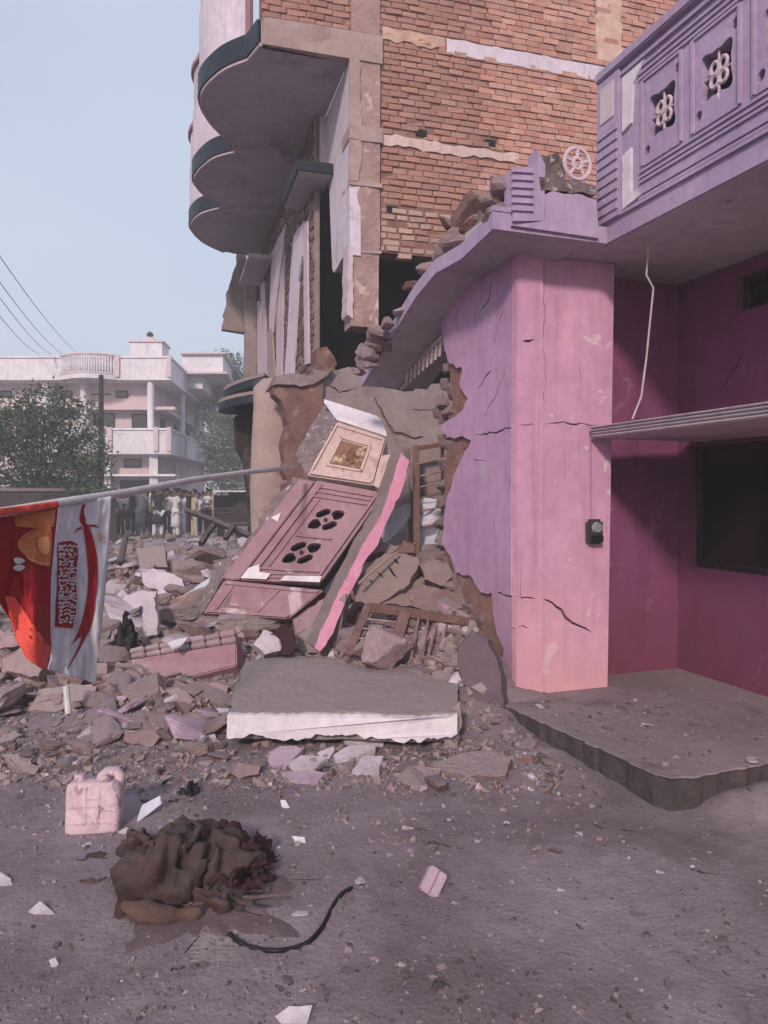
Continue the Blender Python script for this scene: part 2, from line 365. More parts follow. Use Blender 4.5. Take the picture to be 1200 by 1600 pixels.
# ------------------------------------------------------------------ pink house
ph = thing('pink_house', 'pink and lilac painted house with cracked broken corner wall and sagging roof slab', 'house', (3.2, 4.6, .15))
FX = 2.59
jag.n = V((1, 0, 0))
fpx = [(812, 396), (770, 408), (735, 428), (700, 452), (692, 480), (689, 512), (694, 545), (700, 566), (722, 577), (718, 600), (731, 622), (722, 642), (700, 656), (688, 664), (698, 684), (722, 681), (736, 688), (712, 735), (696, 790), (690, 848), (703, 868), (712, 895), (738, 903), (750, 925), (768, 926), (771, 962), (776, 990), (787, 1015), (783, 1055), (794, 1088), (802, 1093)]
fp = [onX(x, y, FX) for x, y in fpx]
fp[-1] = V((FX, 4.66, .15)); fp[0] = V((FX, 4.66, 3.3))
fp = jag(fp, set(range(3, len(fp)-2)), .06, .015)
cr = [crack([onX(*p, FX) for p in c], wd, V((1, 0, 0))) for c, wd in (
    ([(742, 681), (770, 676), (806, 664)], .014), ([(768, 430), (765, 452), (764, 470), (748, 490)], .024), ([(790, 478), (778, 505), (772, 535), (766, 580), (744, 610)], .013),
    ([(800, 740), (792, 770), (797, 800)], .006), ([(716, 470), (712, 500), (718, 530)], .008), ([(724, 700), (740, 716), (762, 722)], .007), ([(730, 820), (742, 850), (738, 876)], .008),
    ([(791, 578), (772, 622), (755, 652)], .010), ([(776, 926), (794, 931), (808, 932)], .018), ([(744, 470), (740, 520), (730, 548)], .007))]
mb = MB(); mb.prism(fp, V((.028, 0, 0)), cr); part('facade_plaster', mb, 'purple', ph, 'lilac plaster with cracks and a torn left edge')
mb = MB()
core = [V((FX+.034, 4.67, .12)), V((FX+.034, 4.67, 3.29)), V((FX+.034, 5.7, 3.2)), V((FX+.034, 5.85, 2.7)), V((FX+.034, 5.75, 2.2)), V((FX+.034, 5.95, 1.9)), V((FX+.034, 5.95, 1.1)), V((FX+.034, 5.5, .7)), V((FX+.034, 5.1, .15))]
mb.prism(core, V((.3, 0, 0))); part('wall_core', mb, 'mortar', ph, 'dark crumbling wall core behind the plaster')
# stones showing where the plaster tore away
stn = rock_variants('stone', range(40, 48), 1, 14); stp = rock_variants('stonepink', range(50, 55), 1, 14)
k = 0
for (x, y, sz) in [(712, 590, .13), (700, 575, .1), (726, 603, .1), (708, 612, .14), (694, 600, .1), (722, 628, .1), (706, 640, .13), (690, 628, .12), (714, 655, .1), (696, 655, .11), (735, 590, .07), (700, 545, .09), (684, 645, .1), (712, 700, .14), (702, 725, .15), (700, 755, .14), (697, 690, .12), (694, 785, .12), (692, 815, .13), (690, 840, .13),
                 (700, 885, .14), (716, 905, .14), (735, 915, .13), (722, 930, .15), (745, 935, .14), (757, 948, .13), (742, 960, .15), (760, 975, .14), (752, 995, .14), (768, 1000, .12), (772, 1030, .12), (765, 1045, .14), (778, 1060, .1), (690, 880, .14), (704, 915, .14), (772, 1075, .12)]:
    p = onX(x, y, FX+.09) if x > 700 else onX(x, y, FX+.11)
    me = random.choice(stp if (y < 660 and random.random() < .6) else stn)
    o = link('stone', me); o.location = p; o.scale = (sz*.8, sz*1.25, sz); o.rotation_euler = (rnd(-.3, .3), rnd(-.3, .3), rnd(-.3, .3)); adopt(o, ph)
# pilaster
PY = 4.64
jag.n = V((0, 1, 0))
pc = [crack([onY(*p, PY) for p in c], wd, V((0, 1, 0))) for c, wd in (
    ([(850, 664), (880, 661), (938, 664)], .010), ([(850, 420), (851, 470), (849, 520), (852, 580), (850, 640)], .007), ([(880, 690), (884, 730), (880, 760)], .004), ([(905, 560), (908, 600), (903, 640)], .005), ([(848, 936), (862, 942), (876, 955), (893, 974), (926, 989)], .02))]
mb = MB(); x1 = 2.806; x2 = 3.42
mb.prism([V((x1, PY, .15)), V((x2-.06, PY, .15)), V((x2, PY, 3.3)), V((x1, PY, 3.3))], V((0, .03, 0)), pc)
part('pilaster_plaster', mb, 'pinkp', ph, 'pink cracked plaster on the broad pilaster')
mb = MB(); mb.bb((2.64, PY+.034, .12), (x2-.07, 5.0, 3.29)); part('pilaster_core', mb, 'mortar', ph)
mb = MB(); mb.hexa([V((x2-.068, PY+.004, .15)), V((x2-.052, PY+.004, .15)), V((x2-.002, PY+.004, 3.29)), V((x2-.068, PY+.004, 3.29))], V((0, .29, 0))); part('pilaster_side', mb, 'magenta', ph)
pc = [crack([onY(*p, PY-.02) for p in c], wd, V((0, 1, 0))) for c, wd in (([(816, 533), (828, 534), (836, 530)], .02), ([(812, 664), (824, 662), (836, 664)], .008), ([(806, 932), (822, 934), (838, 936)], .012), ([(804, 981), (816, 980), (826, 982)], .008))]
mb = MB(); mb.prism([V((FX-.006, PY-.022, .15)), V((2.798, PY-.022, .15)), V((2.80, PY-.022, 3.3)), V((FX-.006, PY-.022, 3.3))], V((0, .06, 0)), pc)
part('corner_strip', mb, 'pinkp', ph, 'pink corner strip standing proud of the pilaster', bevel=.006)
# recess walls
RY = 4.94; RX = 4.26
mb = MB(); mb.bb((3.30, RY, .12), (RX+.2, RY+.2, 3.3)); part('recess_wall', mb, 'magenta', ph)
def wall_open(x, y0, y1, z0, z1, holes, th, m, name):
    mb = MB(); mb.prism([V((x, y0, z0)), V((x, y1, z0)), V((x, y1, z1)), V((x, y0, z1))], V((th, 0, 0)),
                        [[V((x, a, c)), V((x, b, c)), V((x, b, d)), V((x, a, d))] for a, b, c, d in holes])
    return part(name, mb, m, ph)
cr2 = crack([onX(1165, 540, RX), onX(1150, 575, RX), onX(1120, 620, RX)], .012, V((1, 0, 0)))
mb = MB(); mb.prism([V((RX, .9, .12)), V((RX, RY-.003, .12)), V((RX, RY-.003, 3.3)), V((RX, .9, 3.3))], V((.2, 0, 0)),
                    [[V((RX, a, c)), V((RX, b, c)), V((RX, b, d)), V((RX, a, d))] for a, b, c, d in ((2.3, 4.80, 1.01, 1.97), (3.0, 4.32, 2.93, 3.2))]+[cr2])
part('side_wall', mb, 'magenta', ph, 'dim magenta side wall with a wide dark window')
mb = MB()
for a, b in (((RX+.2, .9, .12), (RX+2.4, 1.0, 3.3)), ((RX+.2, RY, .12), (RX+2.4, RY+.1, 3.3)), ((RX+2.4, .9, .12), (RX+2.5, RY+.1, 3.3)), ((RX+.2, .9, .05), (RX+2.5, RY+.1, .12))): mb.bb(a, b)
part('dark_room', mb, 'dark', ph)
def window(y0, y1, z0, z1, nbar, par):
    mb = MB(); t = .045
    for a, b in (((RX+.06, y0, z0), (RX+.12, y1, z0+t)), ((RX+.06, y0, z1-t), (RX+.12, y1, z1)), ((RX+.06, y0, z0+t), (RX+.12, y0+t, z1-t)), ((RX+.06, y1-t, z0+t), (RX+.12, y1, z1-t))): mb.bb(a, b)
    fr = part('window', mb, 'darkwood', par)
    mb = MB(); mb.bb((RX+.085, y0+t, z0+t), (RX+.093, y1-t, z1-t)); part('pane', mb, 'glassdark', fr)
    for i in range(nbar):
        yy = y0+(y1-y0)*(i+1)/(nbar+1); mb = MB(); mb.tube([(RX+.045, yy, z0), (RX+.045, yy, z1)], .006, 6); part('bar', mb, 'black', fr)
window(2.3, 4.80, 1.01, 1.97, 0, ph); window(3.0, 4.32, 2.93, 3.2, 0, ph)
# sunshade slab over the window
mb = MB(); mb.prism([V((3.2, 4.6, 2.0)), V((3.2, 4.6, 2.08)), V((4.25, 4.6, 2.13)), V((4.25, 4.6, 2.0))], V((0, -3.6, 0)))
mb.v = [p+V((0, 0, -.0)) for p in mb.v]
part('sunshade', mb, 'parapet', ph, 'pale thin concrete sunshade over the dark window', bevel=.008)
mb = MB(); [mb.bb((3.185-.006*i, 1.0, 2.004+i*.021), (3.199, 4.6, 2.016+i*.021)) for i in range(4)]; part('sunshade_lip', mb, 'parapet', ph, bevel=.006)
# roof slab: level part, overhang end and collapsed part
mb = MB(); mb.bb((3.12, .9, 3.302), (6.9, 4.34, 3.45)); part('balcony_slab', mb, 'soffit', ph, 'grey underside of the balcony slab')
mb = MB(); mb.bb((2.95, 4.345, 3.304), (6.9, 5.2, 3.45)); part('roof_slab', mb, 'soffit', ph)
EX = 2.23
tpx = ((760, 354), (720, 382), (680, 406), (648, 446), (612, 506), (584, 554), (563, 590))
topp = [V((EX, 4.30, 3.415))]+[(lambda q: V((EX, q.y, q.z)))(onX(x, y, EX)) for x, y in tpx[1:]]
bot = []
for i, p in enumerate(topp):
    a = topp[max(i-1, 0)]; b = topp[min(i+1, len(topp)-1)]; t = (b-a).normalized(); bot.append(p-V((0, -t.z, t.y))*.10 if i else V((EX, 4.30, 3.31)))
jag.n = V((1, 0, 0))
prof2d = bot+topp[::-1]
mb = MB()
mb.prism([V((EX+.012, p.y, p.z)) for p in prof2d], V((.70, 0, 0)))
part('collapsed_slab', mb, 'soffit', ph, 'grey collapsed roof slab sloping down to the left', bevel=.006)
mb = MB(); mb.prism([V((EX, p.y, p.z-.004)) for p in bot]+[V((EX, p.y, p.z+.004)) for p in topp[::-1]], V((.011, 0, 0)))
part('slab_edge', mb, 'lilac', ph, 'pale lilac painted edge of the collapsed slab')
mb = MB(); mb.bb((EX-.004, 4.285, 3.306), (3.115, 4.299, 3.42)); mb.bb((EX-.004, 4.28, 3.424), (2.75, 4.34, 3.455)); part('slab_front_edge', mb, 'lilac', ph)
mb = MB(); mb.bb((EX+.005, 4.299, 3.305), (3.11, 4.72, 3.42)); part('slab_corner', mb, 'soffit', ph)
# hanging fillets under the collapsed slab
for i in range(9):
    p = onX(636+i*6.5, 590-i*5.8, 2.62); mb = MB(); mb.tube([p+V((0, .02, -.07)), p+V((0, -.03, .05))], [.013, .018], 6); part('baluster', mb, 'parapet', ph)
mb = MB(); pA = onX(628, 600, 2.66); pB = onX(694, 536, 2.66); mb.tube([pA+V((0, 0, .06)), pB+V((0, 0, .06))], .03, 6); mb.tube([pA-V((0, 0, .05)), pB-V((0, 0, .05))], .025, 6); part('baluster_rail', mb, 'soffit', ph)
# balcony parapet on the street edge
BX = 3.1; zb = 3.31
def star(cy, cz, sx, sz, pts=8):
    out = []
    for i in range(40):
        a = 2*math.pi*i/40; r = .62+.30*abs(math.cos(2*a+.0))+.10*math.cos(8*a)
        out.append(V((BX, cy+math.cos(a)*r*sx, cz+math.sin(a)*r*sz)))
    return out
def lens4(x, cy, cz, sy, sz, ax=1):      # four petals round a small ring
    hs = []
    for q in range(4):
        a0 = math.pi/4+q*math.pi/2; pts = []
        for i in range(12):
            t = 2*math.pi*i/12
            u = .60+.40*math.cos(t); vv = .40*math.sin(t)*(1.15 if math.cos(t) > 0 else .8)
            pts.append(V((x, cy+(u*math.cos(a0)-vv*math.sin(a0))*sy, cz+(u*math.sin(a0)+vv*math.cos(a0))*sz)))
        hs.append(pts)
    return hs
cent = [(3.735, 3.95), (3.29, 3.95)]+[(3.29-.445*i, 3.95) for i in (1, 2, 3, 4)]
mb = MB(); hol = []
def drop(cy, cz, a, r0, r1, w_):
    ca, sa = math.cos(a), math.sin(a); P = []
    for i in range(8):
        t = 2*math.pi*i/8; u = (r0+r1)/2+(r1-r0)/2*math.cos(t); vv = w_*math.sin(t); P.append(V((BX, cy+u*ca-vv*sa, cz+u*sa+vv*ca)))
    return P
flw = MB()
for cy, cz in cent:
    P = []
    for i in range(48):
        t = 2*math.pi*i/48; r_ = .125+.024*math.cos(4*t+math.pi)+.008*math.cos(8*t); P.append(V((BX, cy+math.cos(t)*r_, cz+math.sin(t)*r_*1.15)))
    hol.append(P)
    for a in (2.2, 2.2+math.pi): hol.append(drop(cy, cz, a, .198, .272, .026))
    for q in range(4):
        a = q*math.pi/2+math.pi/4; c_ = V((BX+.02, cy+math.cos(a)*.045, cz+math.sin(a)*.052)); flw.tube([c_+V((0, math.cos(t)*.03, math.sin(t)*.033)) for t in [k_*math.pi/6 for k_ in range(13)]], .012, 5, False)
        a = q*math.pi/2; flw.tube([V((BX+.02, cy, cz)), V((BX+.02, cy+math.cos(a)*.105, cz+math.sin(a)*.12))], .008, 5)
    flw.tube([V((BX+.005, cy, cz)), V((BX+.05, cy, cz))], .02, 8)
mb.prism([V((BX, 1.0, zb)), V((BX, 4.30, zb)), V((BX, 4.30, 4.42)), V((BX, 1.0, 4.42))], V((.09, 0, 0)), hol)
bp_ = part('parapet', mb, 'lilac', ph, 'lilac balcony parapet with star shaped cut-outs')
part('flower_grille', flw, 'parapet', bp_, kind='stuff')
mb = MB(); mb.bb((BX+.13, 1.0, 3.46), (BX+.15, 4.25, 4.3)); part('cutout_shade', mb, 'dark', ph)  # near-black board stands in for the shade behind the cut-outs
mb = MB()
for zz in (3.47, 3.5, 3.575, 3.605, 3.64, 4.235, 4.27, 4.31): mb.bb((BX-.014, 1.0, zz), (BX+.002, 3.94, zz+.016))
for zz in (3.44, 4.36): mb.bb((BX-.022, 1.0, zz), (BX+.002, 4.32, zz+.022))
part('moulding', mb, 'lilac', bp_)
mb = MB()
for cy, cz in cent:
    for a, b in (((BX-.016, cy-.185, cz-.27), (BX+.002, cy-.165, cz+.27)), ((BX-.016, cy+.165, cz-.27), (BX+.002, cy+.185, cz+.27))): mb.bb(a, b)
    mb.bb((BX-.012, cy-.165, cz+.262), (BX+.001, cy+.165, cz+.278)); mb.bb((BX-.012, cy-.165, cz-.278), (BX+.001, cy+.165, cz-.262))
part('panel_frame', mb, 'lilac', bp_)
mb = MB(); mb.bb((BX-.05, .98, 4.42), (BX+.13, 4.36, 4.49)); part('coping', mb, 'lilac', ph, bevel=.01)
mb = MB(); mb.bb((BX-.03, 4.12, zb+.135), (BX+.10, 4.36, 4.415)); pr = part('corner_pier', mb, 'lilac', ph)
mb = MB()
for i in range(9): mb.bb((BX-.042, 4.13, 3.49+i*.066), (BX-.028, 4.35, 3.49+i*.066+.045))
part('louvre', mb, 'lilac', pr, 'stacked louvre ribs on the corner pier')
mb = MB(); mb.bb((BX-.038, 4.17, 4.12), (BX-.028, 4.31, 4.36)); part('pier_panel', mb, 'parapet', pr)
mb = MB()
mb.prism([V((BX-.018, 4.10, 3.98)), V((BX-.018, 4.01, 4.0)), V((BX-.018, 3.99, 4.24)), V((BX-.018, 3.88, 4.34)), V((BX-.018, 4.10, 4.34))], V((.019, 0, 0)))
mb.prism([V((BX-.018, 4.10, 3.47)), V((BX-.018, 3.9, 3.50)), V((BX-.018, 4.01, 3.56)), V((BX-.018, 4.01, 3.84)), V((BX-.018, 4.10, 3.82))], V((.019, 0, 0)))
part('white_patch', mb, 'white', ph, 'white patches beside the parapet corner')  # white pieces laid over the lilac parapet
# broken parapet stub facing the camera, over the slab edge
SY = 4.26
def yq(pxs, off=0): return [onY(x, y, SY+off) for x, y in pxs]
mb = MB(); mb.prism(yq([(802, 345), (802, 262), (838, 262), (840, 232), (852, 258), (850, 345)]), V((0, .12, 0))); st = part('parapet_stub', mb, 'lilac', ph, 'lilac stub of broken parapet above the slab corner')
mb = MB()
for i in range(6):
    mb.prism(yq([(800, 262+i*12), (834, 264+i*12), (834, 270+i*12), (800, 268+i*12)], -.016), V((0, .015, 0)))
part('louvre', mb, 'lilac', st)
jag.n = V((0, 1, 0))
mb = MB(); mb.prism(jag(yq([(851, 345), (851, 304), (870, 296), (932, 312), (936, 372), (800, 352)]), {1, 2}, .05, .01), V((0, .14, 0))); part('parapet_beam', mb, 'lilac', ph)
mb = MB(); mb.prism(jag(yq([(845, 298), (842, 276), (900, 282), (930, 290), (932, 304), (870, 300)]), None, .05, .012), V((0, .16, 0))); part('broken_rail', mb, 'jag', ph)
cc = yq([(902, 256)])[0]
mb = MB()
for r0 in (.10, .035): mb.tube([cc+V((math.cos(a)*r0, 0, math.sin(a)*r0*1.05)) for a in [i*math.pi/10 for i in range(21)]], .014, 6, False)
for i in range(5):
    a = i*2*math.pi/5+.3; mb.tube([cc+V((math.cos(a)*.035, 0, math.sin(a)*.035)), cc+V((math.cos(a)*.1, 0, math.sin(a)*.1))], .012, 6)
part('ring_ornament', mb, 'parapet', ph, 'pale round five spoked ornament on the broken parapet')
mb = MB(); mb.prism(jag(yq([(845, 280), (850, 245), (872, 238), (884, 262), (880, 284)], .02), None, .04, .01), V((0, .14, 0))); part('broken_lump', mb, 'jag', ph)
mb = MB(); mb.tube([at(1018, 343, 5.0), at(1014, 380, 4.98), at(1010, 430, 4.97), at(1021, 450, 4.97), at(1016, 500, 4.98), at(1010, 560, 5.0), at(1002, 620, 5.0), at(988, 655, 5.0)], .007, 6)
solo('hanging_wire', mb, 'wire', 'pale loose wire hanging from the balcony underside to the sunshade', 'wire')
# electric meter
mc = onY(924, 830, PY); em = thing('electric_meter', 'small grey electric meter box on the sunlit pink pilaster', 'meter', (mc.x, PY, mc.z-.1))
mb = MB(); mb.box((mc.x, PY-.035, mc.z), (.135, .06, .18)); part('case', mb, 'metalgrey', em, bevel=.02)
mb = MB(); mb.tube([(mc.x, PY-.064, mc.z+.03), (mc.x, PY-.088, mc.z+.03)], [.042, .034], 16); part('dial_glass', mb, 'glass', em, smooth=False)
mb = MB(); mb.box((mc.x, PY-.074, mc.z-.052), (.10, .022, .05)); part('terminal_cover', mb, 'black', em, bevel=.006)
mb = MB(); mb.tube([(mc.x-.01, PY-.008, mc.z+.09), (mc.x-.012, PY-.008, 1.99)], .005, 6); part('conduit', mb, 'rose', em)

# plinth
jag.n = UP
pl = [(2.41, 4.50), (2.47, 4.0), (2.52, 3.5), (2.55, 3.14), (2.60, 3.06), (2.75, 3.03), (3.2, 3.06), (4.5, 3.12), (7.5, 3.2), (7.5, 8), (2.62, 8), (2.62, 5.3), (2.5, 5.0)]
plo = jag([V((x, y, .146)) for x, y in pl], {0, 1, 2, 3, 4, 5, 6}, .05, .012)
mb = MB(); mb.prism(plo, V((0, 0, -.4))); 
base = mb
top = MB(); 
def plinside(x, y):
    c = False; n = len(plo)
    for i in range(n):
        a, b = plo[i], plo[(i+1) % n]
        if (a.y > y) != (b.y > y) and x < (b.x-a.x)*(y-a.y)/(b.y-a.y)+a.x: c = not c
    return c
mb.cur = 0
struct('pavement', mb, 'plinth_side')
mb = MB(); mb.prism([p+V((0, 0, .004)) for p in plo], V((0, 0, .012))); 
ps = struct('pavement_surface', mb, 'plinth')
m_ = ps.modifiers.new('b', 'BEVEL'); m_.width = .006; m_.segments = 2

# ------------------------------------------------------------------ brick building
CB = at(548, 770, 9.4); CB.z = 0; ANG = math.radians(-2.8)
DU = V((math.sin(-ANG), math.cos(-ANG), 0)); DV = V((math.cos(-ANG), -math.sin(-ANG), 0))
def B(u, v, z): return CB+DU*u+DV*v+UP*z
def Bv(px, py, v=0):
    return onP(px, py, B(0, v, 0), DV)
def Bu(px, py, u=0): return onP(px, py, B(u, 0, 0), DU)
rotB = Matrix.Rotation(ANG, 3, 'Z')
def bbox(mb, u0, u1, v0, v1, z0, z1):
    mb.hexa([B(u0, v0, z0), B(u0, v1, z0), B(u1, v1, z0), B(u1, v0, z0)], V((0, 0, z1-z0)))
bb = thing('brick_building', 'tall unplastered red brick building with collapsed lower floor and scalloped balconies', 'building', B(0, 0, 0))
# backing
mb = MB(); bbox(mb, .016, .3, .4, 6.2, 4.70, 9.4); part('mortar_bed', mb, 'mortar', bb)
mb = MB(); bbox(mb, .016, .3, -1.12, .4, 7.42, 9.4); part('mortar_bed', mb, 'mortar', bb)
bricks = []
row = 0; z = 4.64
while z < 9.35:
    gap = .012 if z > 5.25 else .022
    v = (.40 if z < 7.4 else -1.12)-(row % 2)*.12+rnd(0, .05)
    while v < 6.1:
        L = rnd(.205, .25) if z > 5.25 else rnd(.16, .25)
        mid = v+L/2
        lo = (.4 if z < 7.4 else -1.13)
        skip = False
        if z < 4.72 and mid > .95: skip = True
        if z < 4.80 and mid > 1.15: skip = True
        if z < 4.95 and mid > 1.8: skip = True
        if abs(z-6.13) < .10 and mid < 2.3: skip = True
        if abs(z-7.48) < .10 and 1.3 < mid < 3.7: skip = True
        if (abs(mid-.95) < .09 or abs(mid-1.93) < .09) and abs(z-6.27) < .05: skip = True
        if (abs(mid-.55) < .1 or abs(mid-1.5) < .07) and abs(z-5.22) < .04: skip = True
        if z < 5.3 and random.random() < .04: skip = True
        a = max(v, lo)
        if not skip and v+L-a > .05: bricks.append((a, v+L-a-gap, z, .068 if z > 5.25 else .062))
        v += L+(.0 if z > 5.25 else .006)
    z += .082 if not 5.2 < z < 5.28 else .115
    row += 1
def brick_mesh(sd):
    rg = random.Random(sd); mb = MB(); mb.box((0, 0, 0), (1, 1, 1))
    me = mb.mesh('brick', [M['brick']], False)
    bm = bmesh.new(); bm.from_mesh(me); bmesh.ops.bevel(bm, geom=bm.edges[:], offset=.06, segments=1, affect='EDGES')
    for vt in bm.verts: vt.co += V((rg.uniform(-.03, .03), rg.uniform(-.06, .06), rg.uniform(-.06, .06)))
    bm.to_mesh(me); bm.free(); return me
bms = [brick_mesh(i) for i in range(6)]
bmp = []
for me in bms[:4]:
    q = me.copy(); q.materials.clear(); q.materials.append(M['brickpale']); bmp.append(q)
def seen(b):
    p = B(0, b[0], b[2])-O; d = p.dot(F); x = 600+FOC*p.dot(R)/d; y = 770-FOC*p.z/d
    return x, y, d
vis = []
for b in bricks:
    x, y, d = seen(b); s = -1
    inside = 380 < x < 1060 and -20 < y and not (x > 930 and y > 130) and not (x > 830 and y > 260)
    vis.append((0 if inside else 1, d, b))
vis.sort(key=lambda t: (t[0], t[1]))
big = MB()
for i, (_, d, (v0, L, zz, h)) in enumerate(vis):
    out = rnd(-.012, .012); c = B(.055+out, v0+L/2, zz+h/2)
    if i < 298:
        o = link('brick', random.choice(bmp if zz < 5.25 and random.random() < .8 else bms)); o.location = c; o.scale = (L, .11, h)
        o.rotation_euler = (rnd(-.02, .02), rnd(-.025, .025)*(1 if zz > 5.25 else 2), ANG+rnd(-.015, .015)); adopt(o, bb)
    else:
        rr = rotB @ Matrix.Rotation(rnd(-.02, .02), 3, 'Y') @ Matrix.Rotation(rnd(-.02, .02), 3, 'Z')
        big.box(c, (L, .11, h), rr)
part('brickwork', big, 'brick', bb, 'upper courses of rough red bricks', kind='stuff')
jag.n = DU
def band(v0, v1, z0, z1, m='concrete', u=-.008, th=.1, nm='concrete_band', amp=.02):
    mb = MB(); mb.prism(jag([B(u, v0, z0), B(u, v1, z0), B(u, v1, z1), B(u, v0, z1)], None, .09, amp), DU*th); return part(nm, mb, m, bb)
band(.42, 2.35, 6.08, 6.21, 'rosepale', amp=.03); band(1.3, 3.75, 7.40, 7.60, 'innerwhite', amp=.012); band(.42, 1.28, 7.44, 7.60, 'brickpale', amp=.03); band(3.55, 3.95, 7.62, 9.3, 'brickpale', nm='mortar_seam')
for v_, z_ in ((.95, 6.30), (1.93, 6.30), (.55, 5.26)):
    mb = MB(); bbox(mb, -.004, .05, v_-.075, v_+.075, z_-.035, z_+.045); part('putlog_hole_shade', mb, 'black', bb)  # black block fills each hole in place of its deep shade
# room inside
mb = MB()
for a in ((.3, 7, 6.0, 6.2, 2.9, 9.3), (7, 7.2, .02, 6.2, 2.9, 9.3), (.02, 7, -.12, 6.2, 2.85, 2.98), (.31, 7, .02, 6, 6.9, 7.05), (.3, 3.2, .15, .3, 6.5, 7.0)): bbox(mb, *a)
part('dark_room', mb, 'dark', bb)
# corner column
jag.n = DU
mb = MB()
rg = []
def colring(z, s=0, lean=0):
    j = .012
    return [B(-.03-s+rnd(-j, j), -.0-s+lean, z), B(-.03-s+rnd(-j, j), .19+lean, z+rnd(-.01, .01)), B(-.03-s+rnd(-j, j), .38+s+lean, z), B(.2, .39+s+rnd(-j, j)+lean, z), B(.36, .38+s+lean, z), B(.36, -.0-s+lean, z), B(.15, -.0-s+rnd(-j, j)+lean, z)]
zs = [3.72, 3.82, 3.95, 4.1, 4.25, 4.42, 4.6, 4.8, 5.1, 5.4, 5.6, 5.9, 6.1, 6.4, 6.7, 7.0, 7.3, 7.7, 8.2, 8.8, 9.4]
mb.rings([colring(z, -.012 if z < 4.7 else 0, .0 if z > 4.6 else -.01*(4.6-z)) for z in zs]); cl = part('corner_column', mb, 'column', bb, 'peeling pink column hanging broken above the void')
for z0, z1, s, lab in ((6.08, 6.26, .03, None), (5.50, 5.56, .022, None), (4.66, 4.70, .015, None)):
    mb = MB(); mb.rings([colring(z0, s), colring(z1, s)]); part('column_ring', mb, 'tan', cl)
mb = MB(); mb.prism(jag([B(-.05, -.055, 3.85), B(-.05, .02, 3.8), B(-.05, .01, 4.72), B(-.05, -.04, 4.75)], None, .08, .012), DU*.3); part('plaster_strip', mb, 'parapet', bb)
mb = MB(); mb.prism(jag([B(-.052, -.03, 5.55), B(-.052, .09, 5.55), B(-.052, .13, 6.0), B(-.052, .10, 7.4), B(-.052, -.03, 7.4)], {1, 2}, .1, .015), DU*.03); part('plaster_strip', mb, 'tan', bb)
# beam band at the end of the slab
mb = MB(); mb.prism([B(-.05, -1.12, 7.10), B(-.05, .40, 7.10), B(-.05, .40, 7.44), B(-.05, -1.12, 7.44)], DU*.12); part('end_beam', mb, 'tan', bb, bevel=.01)
# scalloped balcony slab, fascia and parapets
def arc(pts, n=8):      # Catmull-Rom through plan points (u,v)
    out = []
    P = [pts[0]]+pts+[pts[-1]]
    for i in range(1, len(P)-2):
        for k in range(n):
            t = k/n; a, b, c, d = P[i-1], P[i], P[i+1], P[i+2]
            out.append(tuple(.5*((2*b[q])+(-a[q]+c[q])*t+(2*a[q]-5*b[q]+4*c[q]-d[q])*t*t+(-a[q]+3*b[q]-3*c[q]+d[q])*t**3) for q in (0, 1)))
    out.append(pts[-1]); return out
bays = [[(.36, -1.24), (.75, -1.56), (1.41, -1.78), (2.1, -1.63), (2.72, -1.24)], [(2.98, -1.18), (3.39, -1.54), (4.24, -1.78), (4.91, -1.57), (5.23, -1.28)], [(5.45, -1.26), (5.91, -1.62), (6.67, -1.77), (7.4, -1.55), (7.79, -1.3)]]
edge = [(0.0, -1.13)]
for b in bays: edge += arc(b)
edge.append((8.1, -1.0))
jag.n = UP
out = [B(u, v, 7.10) for u, v in edge]+jag([B(8.1, -1.0, 7.1), B(8.25, .0, 7.1)], {0}, .1, .04)[1:3]+[B(8.25, -.02, 7.10), B(.08, -.02, 7.10)]
mb = MB(); mb.prism(out, V((0, 0, .3))); part('balcony_slab', mb, 'soffit', bb, 'grey underside of the scalloped balcony')
def ribbon(edge, z0, z1, off0, th, top=0):
    mb = MB(); n = len(edge); rings = []
    for i, (u, v) in enumerate(edge):
        a = edge[max(i-1, 0)]; b = edge[min(i+1, n-1)]; tu, tv = b[0]-a[0], b[1]-a[1]; L = math.hypot(tu, tv); nu, nv = tv/L, -tu/L
        if nv > 0: nu, nv = -nu, -nv
        p0 = (u+nu*off0, v+nv*off0); p1 = (u+nu*(off0-th), v+nv*(off0-th))
        rings.append([B(*p0, z0), B(*p0, z1), B(*p1, z1), B(*p1, z0)])
    mb.rings(rings); return mb
mb = ribbon(edge, 7.12, 7.405, .05, .045); part('navy_fascia', mb, 'navy', bb, 'dark navy band along the balcony edge')
mb = ribbon(edge, 7.085, 7.125, .025, .03); part('drip_edge', mb, 'parapet', bb)
for b in bays:
    e = arc(b); e2 = [e[0]]+e+[e[-1]]
    mb = ribbon(e, 7.41, 8.25, .03, .1); pq = part('bay_parapet', mb, 'innerwhite', bb)
    mb = ribbon(e, 8.95, 9.03, .06, .14); part('handrail', mb, 'rose', pq)
    mb = MB(); n = len(e)
    for i in range(0, n-1):
        for k in range(5):
            z0 = 8.27+k*.136
            a = B(*e[i], z0); b2 = B(*e[i+1], z0+.136); a2 = B(*e[i], z0+.136); b1 = B(*e[i+1], z0)
            mb.tube([a, b2], .014, 4); mb.tube([a2, b1], .014, 4)
    part('lattice', mb, 'white', pq, 'white open lattice on top of the parapet', kind='stuff')
    for q in (0, -1):
        mb = MB(); mb.tube([B(*e[q], 7.405), B(*e[q], 9.0)], .05, 8); part('post', mb, 'rose', pq)
for u_, v0 in ((2.86, -1.2), (5.33, -1.2)):
    mb = MB(); bbox(mb, u_-.09, u_+.09, v0+.1, -.02, 7.02, 7.099); part('cross_beam', mb, 'soffit', bb)
